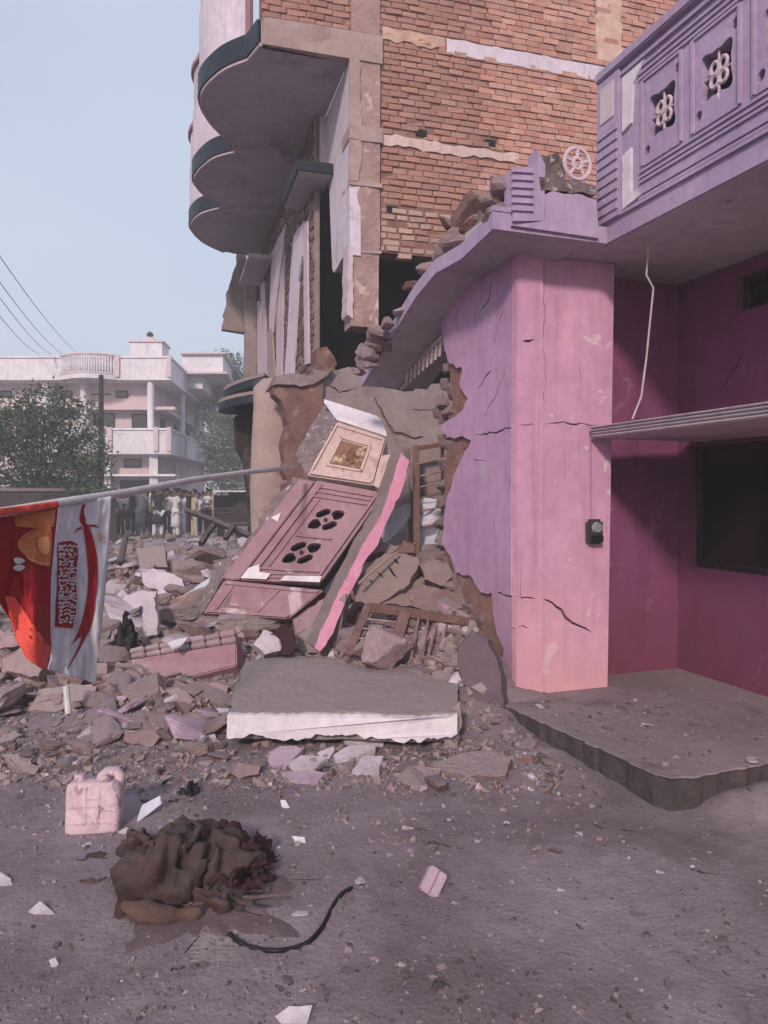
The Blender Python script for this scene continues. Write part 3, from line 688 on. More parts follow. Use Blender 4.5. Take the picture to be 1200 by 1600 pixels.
# left facade
jag.n = DV
w1 = [Bv(x, y, -.02) for x, y in ((547, 92), (547, 398), (538, 402), (530, 412), (521, 426), (519, 420), (517, 290))]
w1 = [B(.02, -.02, 7.09)]+w1[1:]; w1[-1] = B(1.25, -.02, 6.15)
w1 += [B(2.9, -.02, 6.15), B(2.9, -.02, 7.09)]
mb = MB(); mb.prism(jag(w1, {1, 2, 3}, .1, .03), DV*.14); part('plaster_wall', mb, 'innerwhite', bb, 'pale plaster wall torn off at the bottom')
mb = MB(); bbox(mb, .95, 2.3, -.5, -.03, 6.02, 6.10); part('window_shade', mb, 'soffit', bb)
mb = MB(); bbox(mb, .91, .948, -.53, -.03, 6.03, 6.17); bbox(mb, .95, 2.3, -.54, -.503, 6.03, 6.17); part('shade_trim', mb, 'navy', bb)
def uat(px, v): p = Bv(px, 480, v)-CB; return p.dot(DU)
VF = -.18
mb = MB(); u0 = uat(492, VF); u1 = uat(384, VF)
bbox(mb, u0, u1, VF, VF+.07, 2.9, 7.09); part('facade_wall', mb, 'tan2', bb, 'reddish brown facade wall stripped of plaster')
mb = MB()
zz = 3.0
while zz < 7.0:
    uu = u0+rnd(0, .2)
    while uu < u1-.2:
        L = rnd(.2, .25)
        if random.random() < .8: bbox(mb, uu, uu+L-.015, VF-.02+rnd(-.008, .008), VF+.05, zz, zz+.07)
        uu += L
    zz += .083
part('brickwork', mb, 'rubbrown', bb, 'dim brown bricks of the stripped facade', kind='stuff')
strips = [([(400, 470), (406, 470), (411, 592), (402, 592)], 'parapet'), ([(407, 440), (413, 440), (417, 590), (410, 590)], 'parapet'), ([(424, 395), (446, 350), (441, 400), (432, 470), (427, 520), (420, 515)], 'parapet'),
          ([(416, 520), (424, 512), (430, 592), (418, 592)], 'tan'), ([(438, 430), (444, 395), (442, 470), (440, 590), (431, 590), (432, 500)], 'parapet'), ([(458, 372), (474, 345), (471, 400), (466, 440), (462, 520), (458, 592), (444, 592), (450, 500), (454, 420)], 'innerwhite'),
          ([(474, 350), (480, 345), (480, 450), (482, 568), (476, 570), (474, 450)], 'parapet')]
for s_, m in strips:
    mb = MB(); mb.prism(jag([Bv(x, y, VF-.05) for x, y in s_], None, .22, .03), DV*.03); part('plaster_strip', mb, m, bb)
# higher part between window shade and facade wall
mb = MB(); bbox(mb, 2.9, u0, -.16, .1, 6.15, 7.09); part('lintel_wall', mb, 'innerwhite', bb)
mb = MB(); bbox(mb, 5.6, 7.6, -.7, VF-.05, 6.25, 6.33); part('window_shade', mb, 'soffit', bb)
# toothed cross wall at far end
jag.n = DU
tw = [Bu(x, y, 8.6) for x, y in ((385, 398), (385, 520), (347, 514), (352, 480), (358, 450), (364, 425), (370, 396))]
mb = MB(); mb.prism(jag(tw, {2, 3, 4, 5}, .12, .05), DU*.25); part('cross_wall', mb, 'concrete', bb, 'grey cross wall with toothed broken brick edge')
mb = MB(); bbox(mb, 8.3, 8.6, -.5, VF-.06, 2.9, 7.0); part('end_pier', mb, 'tan2', bb)
# lower storey: cracked side wall
lw = [Bu(x, y, -.02) for x, y in ((700, 588), (672, 600), (630, 612), (600, 606), (575, 590), (545, 573), (520, 580), (492, 578), (488, 600), (498, 640), (494, 700), (498, 830), (705, 840))]
lw += []
lc = [crack([Bu(*p, -.02) for p in c], wd, DU) for c, wd in (([(583, 618), (600, 650), (614, 676), (634, 680), (648, 686), (664, 682)], .045), ([(510, 600), (530, 612), (560, 606)], .02), ([(640, 640), (660, 642), (684, 640)], .012), ([(640, 700), (655, 712), (690, 706)], .014))]
lw[-1] = B(-.02, 1.9, .1); lw[-2] = B(-.02, -.45, .1)
lw[0] = B(-.02, 1.9, 3.1)
mb = MB(); mb.prism(jag(lw, set(range(0, 11)), .12, .03), DU*.03, lc); part('side_plaster', mb, 'tan2', bb, 'brown cracked plaster of the lower side wall')
mb = MB(); bbox(mb, .012, .3, -.42, 2.2, 0, 2.84); part('side_wall', mb, 'mortar', bb)
jag.n = DU
mb = MB(); mb.prism(jag([Bu(x, y, -.1) for x, y in ((448, 800), (445, 640), (425, 600), (430, 588), (488, 584), (505, 592), (506, 640), (496, 700), (500, 800))], None, .1, .035), DU*.35); part('broken_brick_corner', mb, 'rubbrown', bb, 'dark crumbling brick corner under the column strips')
mb = MB(); mb.prism(jag([Bu(x, y, -.16) for x, y in ((425, 602), (432, 588), (492, 584), (520, 574), (500, 594), (470, 604))], None, .08, .03), DU*.7); part('floor_slab_edge', mb, 'tan2', bb)
mb = MB(); mb.prism(jag([Bu(x, y, .3) for x, y in ((492, 590), (494, 545), (510, 541), (522, 556), (528, 586))], None, .08, .03), DU*.4); part('broken_block', mb, 'rubbrown', bb)
# rounded pale column
def rcol(z):
    t = (z)/3.15; r = .31+.05*math.sin(t*3)-(.12 if z > 3.05 else 0)
    c = at(436-4*(1-t), 770, 10.3); c.z = z
    return [c+V((math.cos(a)*r*1.08, math.sin(a)*r, 0)) for a in [i*2*math.pi/20 for i in range(20)]]
mb = MB(); mb.rings([rcol(z) for z in (0, .8, 1.6, 2.3, 2.8, 3.05, 3.17)])
for i, p in enumerate(mb.v): mb.v[i] = p+V((noise.noise(p*2)*.04, 0, 0))
part('round_column', mb, 'tan', bb, 'pale tan rounded column stub under the crushed balcony', smooth=True)
# crushed first floor balcony bays
def crushed(px0, px1, py0, d, tilt, lab):
    c = at((px0+px1)/2, py0, d); W = (px1-px0)/FOC*d
    mb = MB(); top = []; 
    for i in range(15):
        a = math.pi*i/14; top.append(c+R*(.5*W)-R*W*math.sin(a)*1.0-F*math.cos(a)*.75+UP*(-math.sin(a)*W*tilt))
    mb.prism(top, V((0, 0, -.1))); o = part('crushed_balcony', mb, 'navy', bb, lab)
    mb = MB(); mb.prism([p*1.0+V((0, 0, .012)) for p in top], V((0, 0, .05))); part('broken_floor', mb, 'tan2', o)
crushed(350, 425, 600, 12.0, .22, 'dark crushed balcony bay, upper of two'); crushed(343, 420, 626, 11.4, .12, 'dark crushed balcony bay, lower of two')
mb = MB(); mb.prism([Bu(x, y, 2.5) for x, y in ((368, 650), (400, 640), (402, 790), (392, 800), (384, 720), (372, 700))], DU*.5); part('leaning_pier', mb, 'darkwood', bb)
mb = MB(); mb.tube([at(390, 640, 11.5), at(386, 700, 11.6), at(402, 806, 11.2)], [.08, .1, .12], 8); solo('leaning_post', mb, 'darkwood', 'dark leaning timber post left of the round tan column', 'post')

# ------------------------------------------------------------------ fallen decorative pillar panel
def bil(q, s, t, o=0):
    a = q[0].lerp(q[1], s); b = q[3].lerp(q[2], s); n = (q[1]-q[0]).cross(q[3]-q[0]).normalized()
    if n.dot(F) > 0: n = -n
    return a.lerp(b, t)+n*o
def qn(q):
    n = (q[1]-q[0]).cross(q[3]-q[0]).normalized(); return -n if n.dot(F) > 0 else n
def qbox(q, s0, s1, t0, t1, o0, o1, mb):
    c = [bil(q, s, t, o0) for s, t in ((s0, t0), (s1, t0), (s1, t1), (s0, t1))]; mb.hexa(c, qn(q)*(o1-o0))
fpn = thing('fallen_pillar', 'dusty rose moulded balcony pillar fallen aslant onto the rubble', 'pillar', hit(420, 985))
Q = [at(470, 746, 7.45), at(600, 770, 7.35), at(500, 912, 6.85), at(346, 905, 6.95)]
def petals(q, s, t, rs, rt, o):
    hs = []
    for sx_ in (-1, 1):
        for sy_ in (-1, 1):
            pts = []
            for i in range(16):
                th = 2*math.pi*i/16; cx_, cy_ = math.cos(th), math.sin(th); k_ = (abs(cx_)**3.2+abs(cy_)**3.2)**(-1/3.2)
                x_, y_ = .545+.475*cx_*k_, .545+.475*cy_*k_
                if x_+y_ < .62: f_ = .62/(x_+y_); x_, y_ = x_*f_, y_*f_
                if sx_*sy_ > 0 and x_+y_ > 1.6: x_, y_ = x_*.9, y_*.9
                pts.append(bil(q, s+sx_*x_*rs, t+sy_*y_*rt, o))
            hs.append(pts if sx_*sy_ > 0 else pts[::-1])
    return hs
nQ = qn(Q)
hol = petals(Q, .60, .36, .145, .105, 0)+petals(Q, .60, .71, .145, .105, 0)
mb = MB(); mb.prism([bil(Q, .2, 0, 0), bil(Q, 1, 0, 0), bil(Q, 1, 1, 0), bil(Q, .2, 1, 0)], -nQ*.06, hol); pp_ = part('grille_panel', mb, 'rose', fpn, 'rose panel with two four petalled openings')
mb = MB(); qbox(Q, .12, .98, .02, .98, -.30, -.14, mb); part('opening_shade', mb, 'black', fpn)  # black block stands in for shade inside the petal openings
for s_, t_ in ((.60, .37), (.60, .71)):
    mb = MB(); c = bil(Q, s_, t_, .0); e1 = (Q[1]-Q[0]).normalized(); e2 = nQ.cross(e1)
    mb.tube([c-nQ*.04, c+nQ*.012], .022, 8); part('boss', mb, 'maroon', pp_)
mb = MB()
for t_ in (.055, .10, .15, .545, .56, .88, .92, .955):
    if t_ in (.56,): continue
    w_ = (.30, .92) if t_ < .2 or t_ > .8 else (.42, .8)
    qbox(Q, *w_, t_, t_+.016, 0, .022, mb)
qbox(Q, .27, .30, .04, .98, 0, .03, mb); qbox(Q, .93, .96, .05, .98, 0, .03, mb); qbox(Q, .36, .385, .18, .86, 0, .018, mb)
part('moulding', mb, 'rose', pp_)
mb = MB(); qbox(Q, .0, .185, .02, 1.0, -.06, .012, mb); part('side_board', mb, 'rose', fpn, bevel=.008)
mb = MB(); jag.n = nQ
mb.prism(jag([bil(Q, s, t, -.065) for s, t in ((-.13, -.02), (.2, -.02), (.2, 1.0), (-.08, 1.0))], {3}, .09, .035), -nQ*.26); part('broken_side', mb, 'jag', fpn, 'rough broken mortar side of the fallen pillar')
# peeling white patches
mb = MB()
mb.prism([bil(Q, s, t, .014) for s, t in ((.03, .42), (.09, .36), (.13, .45))], nQ*.01)
mb.prism([bil(Q, s, t, .026) for s, t in ((.20, .90), (.28, .86), (.34, .93), (.46, .94), (.46, .995), (.2, .995))], nQ*.012)
mb.prism([bil(Q, s, t, .026) for s, t in ((.62, .95), (.98, .94), (1.0, 1.0), (.6, 1.0))], nQ*.012)
part('peeled_patch', mb, 'white', fpn, 'bare white patches where paint has peeled')
Q2 = [at(350, 906, 6.93), at(506, 922, 6.83), at(450, 967, 6.72), at(316, 958, 6.85)]
n2 = qn(Q2)
mb = MB(); mb.hexa(Q2, -n2*.42); lb = part('base_block', mb, 'rose', fpn, 'rose base block of the fallen pillar', bevel=.012)
mb = MB(); qbox(Q2, .03, .97, .04, .12, .0, .02, mb); qbox(Q2, .03, .97, .88, .96, 0, .02, mb); qbox(Q2, .10, .14, .14, .86, 0, .02, mb); qbox(Q2, .58, .61, .14, .86, 0, .02, mb); part('moulding', mb, 'rose', lb)
mb = MB(); qbox(Q2, .16, .56, .22, .8, 0, .006, mb); part('recessed_tile', mb, 'mud', lb)
mb = MB(); jag.n = n2; mb.prism(jag([Q2[0]+V((0, 0, .02))+n2*.0, Q2[3], Q2[3]-n2*.02+R*-.02, at(302, 945, 7.1), at(352, 872, 7.3), at(378, 866, 7.4)], None, .07, .02), -n2*.2); part('broken_side', mb, 'jag', fpn)
Q3 = [at(526, 658, 7.75), at(604, 684, 7.62), at(584, 758, 7.35), at(478, 742, 7.45)]
n3 = qn(Q3)
mb = MB(); mb.hexa(Q3, -n3*.4); tb = part('top_block', mb, 'rosepale', fpn, 'cream top block with a framed relief', bevel=.012)
mb = MB(); 
for a in ((.06, .95, .03, .09), (.06, .95, .93, .985), (.03, .07, .06, .95), (.94, .98, .06, .95), (.22, .78, .24, .28), (.22, .78, .76, .80), (.22, .26, .24, .80), (.74, .78, .24, .80)): qbox(Q3, *a, 0, .022, mb)
part('moulding', mb, 'rosepale', tb)
mb = MB(); qbox(Q3, .27, .73, .3, .74, 0, .008, mb)
for i in range(10):
    c = bil(Q3, rnd(.36, .64), rnd(.38, .66), .012); mb.box(c, (rnd(.03, .06),)*3, Matrix.Rotation(rnd(0, 3), 3, 'Y'))
part('relief', mb, 'rust', tb, 'rusty brown worn relief', bevel=.006)
mb = MB(); jag.n = UP
mb.prism(jag([Q3[0]+UP*.015, Q3[1]+UP*.015, at(598, 664, 7.8), at(588, 655, 7.9), at(506, 629, 8.05)], None, .08, .012), n3*-.02+UP*.05); part('cap_plaster', mb, 'white', fpn, 'white plaster on top of the block')
mb = MB(); mb.prism(jag([Q3[0], Q3[3], at(460, 712, 7.75), at(472, 690, 7.85), at(506, 632, 8.03)], None, .06, .02), V((.03, .05, -.02))*1.6); part('broken_side', mb, 'jag', fpn)
mb = MB(); qq = [at(596, 712, 7.4), at(622, 708, 7.35), at(606, 770, 7.2), at(583, 758, 7.25)]; mb.prism(jag(qq, {0}, .04, .01), -qn(qq)*.2); part('corner_piece', mb, 'rosepale', fpn)
# long slab with bright pink edge
ls = thing('leaning_slab', 'long brown slab with bright pink painted edge leaning right of the fallen pillar', 'slab', hit(500, 1012))
Qs = [at(622, 708, 7.1), at(641, 720, 7.05), at(516, 1004, 6.0), at(492, 1016, 6.02)]
jag.n = qn(Qs)
mid = [at(606, 860, 6.55), at(592, 838, 6.6)]
def dz_(y): return 7.1-(y-707)/310*1.1
oq = [at(x, y, dz_(y)) for x, y in ((627, 707), (640, 720), (630, 760), (612, 800), (600, 825), (590, 852), (570, 877), (560, 902), (547, 925), (527, 970), (520, 990), (500, 1018), (491, 1012), (500, 987), (512, 965), (522, 940), (535, 915), (550, 885), (562, 860), (582, 827), (597, 802), (606, 775), (618, 735))]
mb = MB(); mb.prism(jag(oq, None, .05, .008), -qn(Qs)*.02); part('pink_edge', mb, 'hotpink', ls, 'bright pink painted edge strip')
mb = MB(); mb.prism(jag([p+F*.024-R*.0 for p in oq], None, .08, .012), F*.25-R*.10); part('slab_body', mb, 'mud', ls)

# ------------------------------------------------------------------ outlined rubble pieces
def piece(name, px, p0, n, th, m, label, cat='rubble', jstep=.06, jamp=.01, bev=.006, group=None, direction=None, slits=()):
    if isinstance(p0, tuple): p0 = at(*p0)
    jag.n = n; pts = jag([onP(x, y, p0, n) for x, y in px], None, jstep, jamp)
    mb = MB(); mb.prism(pts, (direction if direction is not None else -n)*th, [crack([onP(x, y, p0, n) for x, y in c], .022, n) for c in slits])
    return solo(name, mb, m, label, cat, group, bevel=bev)
flat = nrm(1, .06)
cs = thing('concrete_slab', 'large grey concrete slab with whitewashed front edge lying flat on the rubble', 'slab', onZ(540, 1140, .1))
pz = onZ(540, 1112, .25); nS = nrm(1, .0, .02)
ol = [(384, 1034), (450, 1024), (540, 1028), (600, 1030), (660, 1036), (716, 1034), (716, 1075), (712, 1112), (640, 1116), (560, 1112), (480, 1112), (420, 1110), (357, 1112), (368, 1070)]
jag.n = nS; pts = jag([onP(x, y, pz, nS) for x, y in ol], None, .09, .012)
mb = MB(); mb.prism(pts, -nS*.17); part('slab', mb, 'concrete', cs, bevel=.008)
tp = [onP(357+(714-357)*i/70, 1113 if i < 40 else 1113+4*math.sin((i-40)/30*math.pi), pz, nS)-F*.012-nS*(.004+.02*abs(noise.noise(V((i*.3, 3, 1))))) for i in range(71)]
lo_ = [p-nS*(.128+.04*noise.noise(p*4)+.03*noise.noise(p*17)+rnd(-.004, .004)) for p in tp]
mb = MB(); mb.prism([p-F*.02 for p in tp]+[p-F*.03 for p in lo_[::-1]], F*.045); part('white_edge', mb, 'white', cs, 'whitewashed front edge')
# pink beam with brick back
pbm = thing('fallen_beam', 'dusty pink rectangular wall beam with broken brick top lying left of the big slab', 'beam', hit(285, 1078))
QB = [at(204, 1030, 6.0), at(369, 1004, 5.95), at(370, 1040, 5.9), at(214, 1079, 5.8)]
mb = MB(); mb.hexa(QB, -qn(QB)*.32); part('plaster_face', mb, 'rose', pbm, bevel=.01)
QC = [at(200, 1012, 6.1), at(366, 982, 6.05), at(369, 1003, 5.97), at(204, 1029, 6.02)]
for i in range(7):
    for r_ in range(2):
        s0 = i/7; mb = MB(); q_ = [bil(QC, s0+.004, r_*.5, rnd(-.02, .004)), bil(QC, s0+.14, r_*.5+rnd(-.05, .05)), bil(QC, s0+.14, r_*.5+.46), bil(QC, s0+.004, r_*.5+.46)]
        mb.hexa(q_, -qn(QC)*rnd(.18, .28)); part('brick', mb, 'stonepink', pbm, bevel=.008)
PL = nrm
pieces = [
 # outline, anchor(px,py,d), normal, thickness, material, label
 ([(165, 958), (182, 938), (215, 924), (244, 924), (238, 950), (225, 955)], (200, 950, 7.0), PL(.7, .7, -.1), .06, 'rubwhite', 'pale half round plaster plate propped behind the small white post'),
 ([(221, 896), (240, 888), (262, 894), (285, 905), (292, 925), (286, 938), (262, 950), (240, 952), (248, 922), (226, 915)], (255, 930, 7.6), PL(.5, .8, 0), .12, 'rubwhite', 'large pinkish white broken plaster mass with rounded lobes in the rubble'),
 ([(222, 940), (240, 934), (246, 960), (246, 992), (224, 996), (222, 962)], (234, 990, 6.5), PL(.05, 1, .1), .1, 'rubwhite', 'short upright pale plaster post behind the fallen pink beam'),
 ([(213, 856), (256, 853), (262, 886), (219, 888)], (236, 885, 8.8), PL(.5, .85, 0), .08, 'concrete', 'square grey concrete plate standing up amid the rubble'),
 ([(219, 889), (258, 891), (262, 897), (240, 901), (222, 901)], (240, 900, 8.4), PL(.9, .5, 0), .07, 'ruplilac', 'thin pinkish slab under the square grey plate'),
 ([(288, 928), (330, 902), (327, 914), (310, 926), (290, 934)], (310, 925, 7.5), PL(.8, .5, .2), .03, 'sheet', 'bright white jagged sheet left of the fallen pillar base'),
 ([(342, 880), (362, 878), (360, 892), (348, 888)], (350, 888, 7.35), PL(.7, .6, 0), .03, 'sheet', 'small white sheet scrap against the pillar broken side'),
 ([(262, 960), (300, 950), (372, 958), (446, 968), (430, 984), (368, 990), (300, 972)], (360, 985, 6.95), PL(.35, .9, 0), .3, 'stone', 'flat mortar ledge the fallen pillar rests upon'),
 ([(458, 968), (522, 925), (545, 928), (500, 975), (462, 990)], (490, 970, 6.55), PL(.75, .6, -.3), .1, 'rose', 'pinkish slab wedged under the fallen pillar right corner'),
 ([(463, 990), (500, 972), (540, 930), (530, 1000), (505, 1020), (472, 1022)], (500, 1015, 6.25), PL(.15, 1, -.2), .16, 'concrete', 'grey block beside the foot of the bright pink edge'),
 ([(396, 1006), (412, 984), (436, 992), (440, 1016), (414, 1022)], (415, 1015, 5.95), PL(.4, .8, .2), .14, 'rubwhite', 'pale angular block just behind the large slab'),
 ([(426, 990), (444, 976), (458, 984), (464, 1012), (452, 1022), (438, 1020), (440, 998)], (450, 1015, 5.98), PL(.3, .9, .1), .12, 'maroon', 'dark maroon plaster lump beside the pale angular block'),
 ([(546, 908), (602, 864), (640, 868), (656, 876), (640, 912), (588, 946), (556, 940)], (600, 905, 6.5), PL(.5, .8, -.2), .1, 'mud', 'brown earth panel with dark slits right of the pink edge'),
 ([(598, 944), (622, 908), (655, 905), (672, 925), (655, 946)], (640, 925, 6.5), PL(.55, .75, .1), .12, 'mud', 'brown wedge slab above the barred window frame'),
 ([(642, 946), (655, 915), (700, 922), (746, 938), (756, 958), (742, 975), (690, 966)], (700, 945, 6.15), PL(.45, .8, -.15), .14, 'rubbrown', 'dark reddish slab above the right end of the barred frame'),
 ([(716, 1040), (716, 1010), (738, 985), (762, 1000), (776, 1030), (784, 1070), (787, 1106), (755, 1100), (722, 1066)], (750, 1060, 5.15), PL(.35, .8, -.55), .08, 'mauve', 'dark mauve plaster sheet slumped against the foot of the lilac wall'),
 ([(560, 870), (600, 848), (640, 858), (632, 872), (600, 862)], (600, 862, 6.9), PL(.6, .7, 0), .1, 'stone', 'grey brown block above the earth panel'),
 ([(655, 882), (676, 872), (700, 880), (708, 902), (690, 914), (664, 905)], (680, 900, 6.4), PL(.4, .85, -.1), .16, 'stone', 'round brown stone at the ladder foot'),
 ([(606, 868), (632, 845), (648, 850), (646, 864)], (630, 860, 6.9), PL(.6, .7, 0), .05, 'wood', 'splintered brown board end behind the pink edge'),
 ([(610, 800), (640, 786), (640, 806), (625, 826), (600, 852), (596, 838)], (620, 820, 7.5), PL(.4, .8, -.3), .03, 'sheet', 'pale sheet scrap hanging left of the ladder frame'),
 # white shards before the slab
 ([(420, 1176), (438, 1166), (462, 1166), (472, 1171), (446, 1199), (422, 1194)], None, PL(1, .25, 0), .02, 'ruplilac', 'lilac plaster shard, leftmost in front of the large slab'),
 ([(450, 1191), (470, 1180), (512, 1184), (496, 1198), (462, 1202)], None, PL(1, .12, 0), .025, 'rubwhite', 'flat pale shard between two lilac shards'),
 ([(441, 1207), (480, 1204), (509, 1209), (497, 1222), (455, 1219)], None, PL(1, .1, 0), .02, 'ruplilac', 'flat pinkish lilac shard nearest the camera in the shard cluster'),
 ([(497, 1176), (520, 1167), (523, 1172), (514, 1185), (500, 1182)], None, PL(1, .3, 0), .02, 'rubwhite', 'small white shard above the flat pale one'),
 ([(521, 1180), (545, 1165), (588, 1163), (586, 1170), (560, 1182), (525, 1188)], None, PL(1, .2, 0), .03, 'rubwhite', 'long white shard pointing right under the slab edge'),
 ([(551, 1204), (566, 1181), (598, 1182), (592, 1208)], None, PL(1, .2, 0), .02, 'rubwhite', 'white four sided shard, lowest right of the shard cluster'),
 ([(538, 1158), (552, 1140), (572, 1136), (600, 1156), (598, 1166), (565, 1164)], None, PL(.8, .5, 0), .04, 'rubwhite', 'thick white shard touching the slab front edge'),
 ([(597, 1148), (598, 1126), (610, 1120), (624, 1130), (620, 1150)], None, PL(.2, 1, 0), .05, 'white', 'rounded white chip standing against the slab front edge'),
 ([(659, 1160), (662, 1150), (673, 1139), (685, 1152), (682, 1161)], None, PL(.2, 1, 0), .04, 'white', 'pointed white chip by the slab right corner'),
 ([(470, 1140), (490, 1118), (515, 1112), (512, 1148), (480, 1152)], None, PL(.35, .9, 0), .05, 'concrete', 'grey flake leaning on the slab front edge'),
 ([(690, 1172), (700, 1120), (718, 1100), (722, 1130), (712, 1172)], None, PL(.3, .9, .1), .05, 'concrete', 'upright grey shard at the slab right end'),
 ([(670, 1196), (720, 1178), (768, 1172), (800, 1186), (790, 1212), (730, 1214)], None, PL(1, .15, 0), .04, 'stone', 'broad broken brown plate on the road right of the white shards'),
 ([(628, 1205), (650, 1196), (690, 1202), (684, 1216), (640, 1214)], None, PL(1, .1, 0), .03, 'stone', 'thin brown plate beside the broad brown plate'),
 # left foreground rubble
 ([(42, 1006), (70, 1040), (60, 1056), (4, 1050), (0, 1030)], (30, 1045, 5.6), PL(.6, .7, 0), .12, 'stone', 'tan block under the lower corner of the banner'),
 ([(0, 1012), (0, 985), (22, 990), (30, 1008)], (10, 1000, 6.0), PL(.3, .9, 0), .14, 'stonepink', 'pinkish block at the left border under the banner'),
 ([(44, 1110), (60, 1078), (110, 1068), (152, 1072), (140, 1090), (88, 1112)], None, PL(.8, .5, 0), .08, 'stone', 'tilted grey brown plate behind the short white stick'),
 ([(130, 1092), (178, 1072), (205, 1076), (195, 1094), (150, 1102)], None, PL(.8, .5, .1), .09, 'stone', 'long brown block right of the short white stick'),
 ([(6, 1180), (28, 1180), (62, 1200), (54, 1208), (22, 1200)], None, PL(.9, .3, 0), .05, 'stone', 'tan plate on the ground at the left border'),
 ([(0, 1146), (22, 1140), (32, 1150), (20, 1158), (0, 1160)], None, PL(.9, .3, 0), .05, 'stone', 'flat pale stone at the left border above the tan plate'),
 ([(192, 1158), (196, 1144), (240, 1140), (250, 1152), (240, 1166)], None, PL(.6, .7, 0), .05, 'rubbrown', 'low reddish brown broken block on bare earth'),
 ([(256, 1130), (262, 1118), (312, 1116), (330, 1124), (320, 1140), (268, 1142)], None, PL(.6, .7, 0), .06, 'rubbrown', 'dark red brick lump left of the large slab'),
 ([(176, 1108), (184, 1090), (206, 1086), (210, 1104), (192, 1112)], None, PL(.6, .7, 0), .05, 'ruplilac', 'small lilac plaster lump below the fallen beam left end'),
 ([(206, 1086), (250, 1074), (258, 1082), (238, 1098), (212, 1100)], None, PL(.6, .7, 0), .06, 'stonepink', 'pinkish flat stone under the fallen beam'),
 ([(262, 1080), (278, 1076), (314, 1098), (306, 1112), (286, 1106)], None, PL(.6, .7, .2), .07, 'stonepink', 'slanting pinkish wedge stone in front of the fallen beam'),
 ([(310, 1080), (330, 1068), (356, 1074), (352, 1092), (320, 1092)], None, PL(.5, .8, 0), .08, 'stonepink', 'square pinkish stone between the beam and the large slab'),
 ([(262, 1004), (280, 998), (294, 996), (284, 1008), (270, 1013)], (278, 1003, 5.9), PL(.9, .3, .1), .012, 'white', 'tiny white paint flake lying on the fallen beam'),
 ([(360, 1208), (372, 1192), (408, 1196), (404, 1210), (374, 1216)], None, PL(.7, .6, 0), .04, 'rubbrown', 'red brown lump left of the lilac shard'),
]
for px, an, n, th, m, lab in pieces:
    if an is None:
        ymax = max(p[1] for p in px); xm = sum(p[0] for p in px)/len(px); h0 = hit(xm, ymax)
        p0 = h0+V((0, 0, .02)) if n.z > .6 else h0+V((0, 0, .0))
        an = p0
        if n.z > .6: an = hit(xm, ymax)+V((0, 0, min(th, .03)+.008))
    cat = 'slab' if any(w_ in lab for w_ in (' slab', ' plate')) else ('shard' if 'shard' in lab or 'chip' in lab or 'flake' in lab else ('sheet' if 'sheet' in lab else 'rubble'))
    nm = 'white_sheet' if m == 'sheet' else ('plaster_shard' if cat == 'shard' else ('broken_slab' if cat == 'slab' else 'rubble_block'))
    slits = (((606, 882), (622, 904)), ((588, 893), (600, 904)), ((576, 905), (584, 909)), ((614, 872), (624, 882))) if 'earth panel' in lab and 'slits' in lab else ()
    piece(nm, px, an, n, th, m, lab, cat, .05, .006 if cat == 'shard' else .012, 0 if slits else (.004 if th < .05 else .01), slits=slits)
# dark slits in the earth panel: short rods of dark timber stuck in it
# boulder on the frame
bo = rock(301, .9, 9, 4); bo.materials.append(M['stonepink']); o = link('boulder', bo); p = at(598, 1012, 5.75); o.location = p; o.scale = (.34, .26, .34); o.rotation_euler = (.4, .5, .3); tag(o, 'pinkish angular boulder resting on the barred window frame', 'boulder')
bo = rock(307, .8, 9, 4); bo.materials.append(M['stone']); o = link('boulder', bo); p = at(572, 1016, 5.8); o.location = p; o.scale = (.26, .2, .16); o.rotation_euler = (.2, .6, 1); tag(o, 'brown boulder left of and under the pinkish boulder', 'boulder')

# barred window frame lying on the rubble
wf = thing('window_frame', 'wooden window frame with steel bars lying aslant behind the concrete slab', 'window frame', hit(640, 1030))
def bar(a, b, r, m, nm, par, n=8, sq=False):
    mb = MB()
    if sq:
        a, b = V(a), V(b); t = (b-a).normalized(); s = t.cross(F).normalized(); u_ = t.cross(s)
        mb.hexa([a+s*r+u_*r, a-s*r+u_*r, a-s*r-u_*r, a+s*r-u_*r], b-a)
    else: mb.tube([a, b], r, n)
    return part(nm, mb, m, par, bevel=.004 if sq else 0)
fA, fB = at(574, 948, 6.25), at(745, 972, 5.95); fC, fD = at(542, 1026, 5.85), at(712, 1034, 5.65)
bar(fA, fB, .034, 'wood', 'top_rail', wf, sq=True); bar(fA, fC, .032, 'wood', 'side_rail', wf, sq=True)
bar(at(632, 958, 6.13), at(612, 1020, 5.85), .045, 'wood', 'mullion', wf, sq=True)
for i in range(3):
    t = .25+i*.2; a = fA.lerp(fC, t); b = at(632, 958, 6.13).lerp(at(612, 1020, 5.85), t); bar(a, b, .010, 'steel', 'bar', wf)
for x0, x1 in ((654, 642), (669, 660), (684, 668), (700, 680), (714, 694), (729, 710)):
    bar(at(x0, 966+(x0-654)*.12, 6.05), at(x1, 1030, 5.72), .009, 'steel', 'bar', wf)
bar(at(690, 985, 5.95), at(706, 1022, 5.8), .008, 'steel', 'bar', wf)
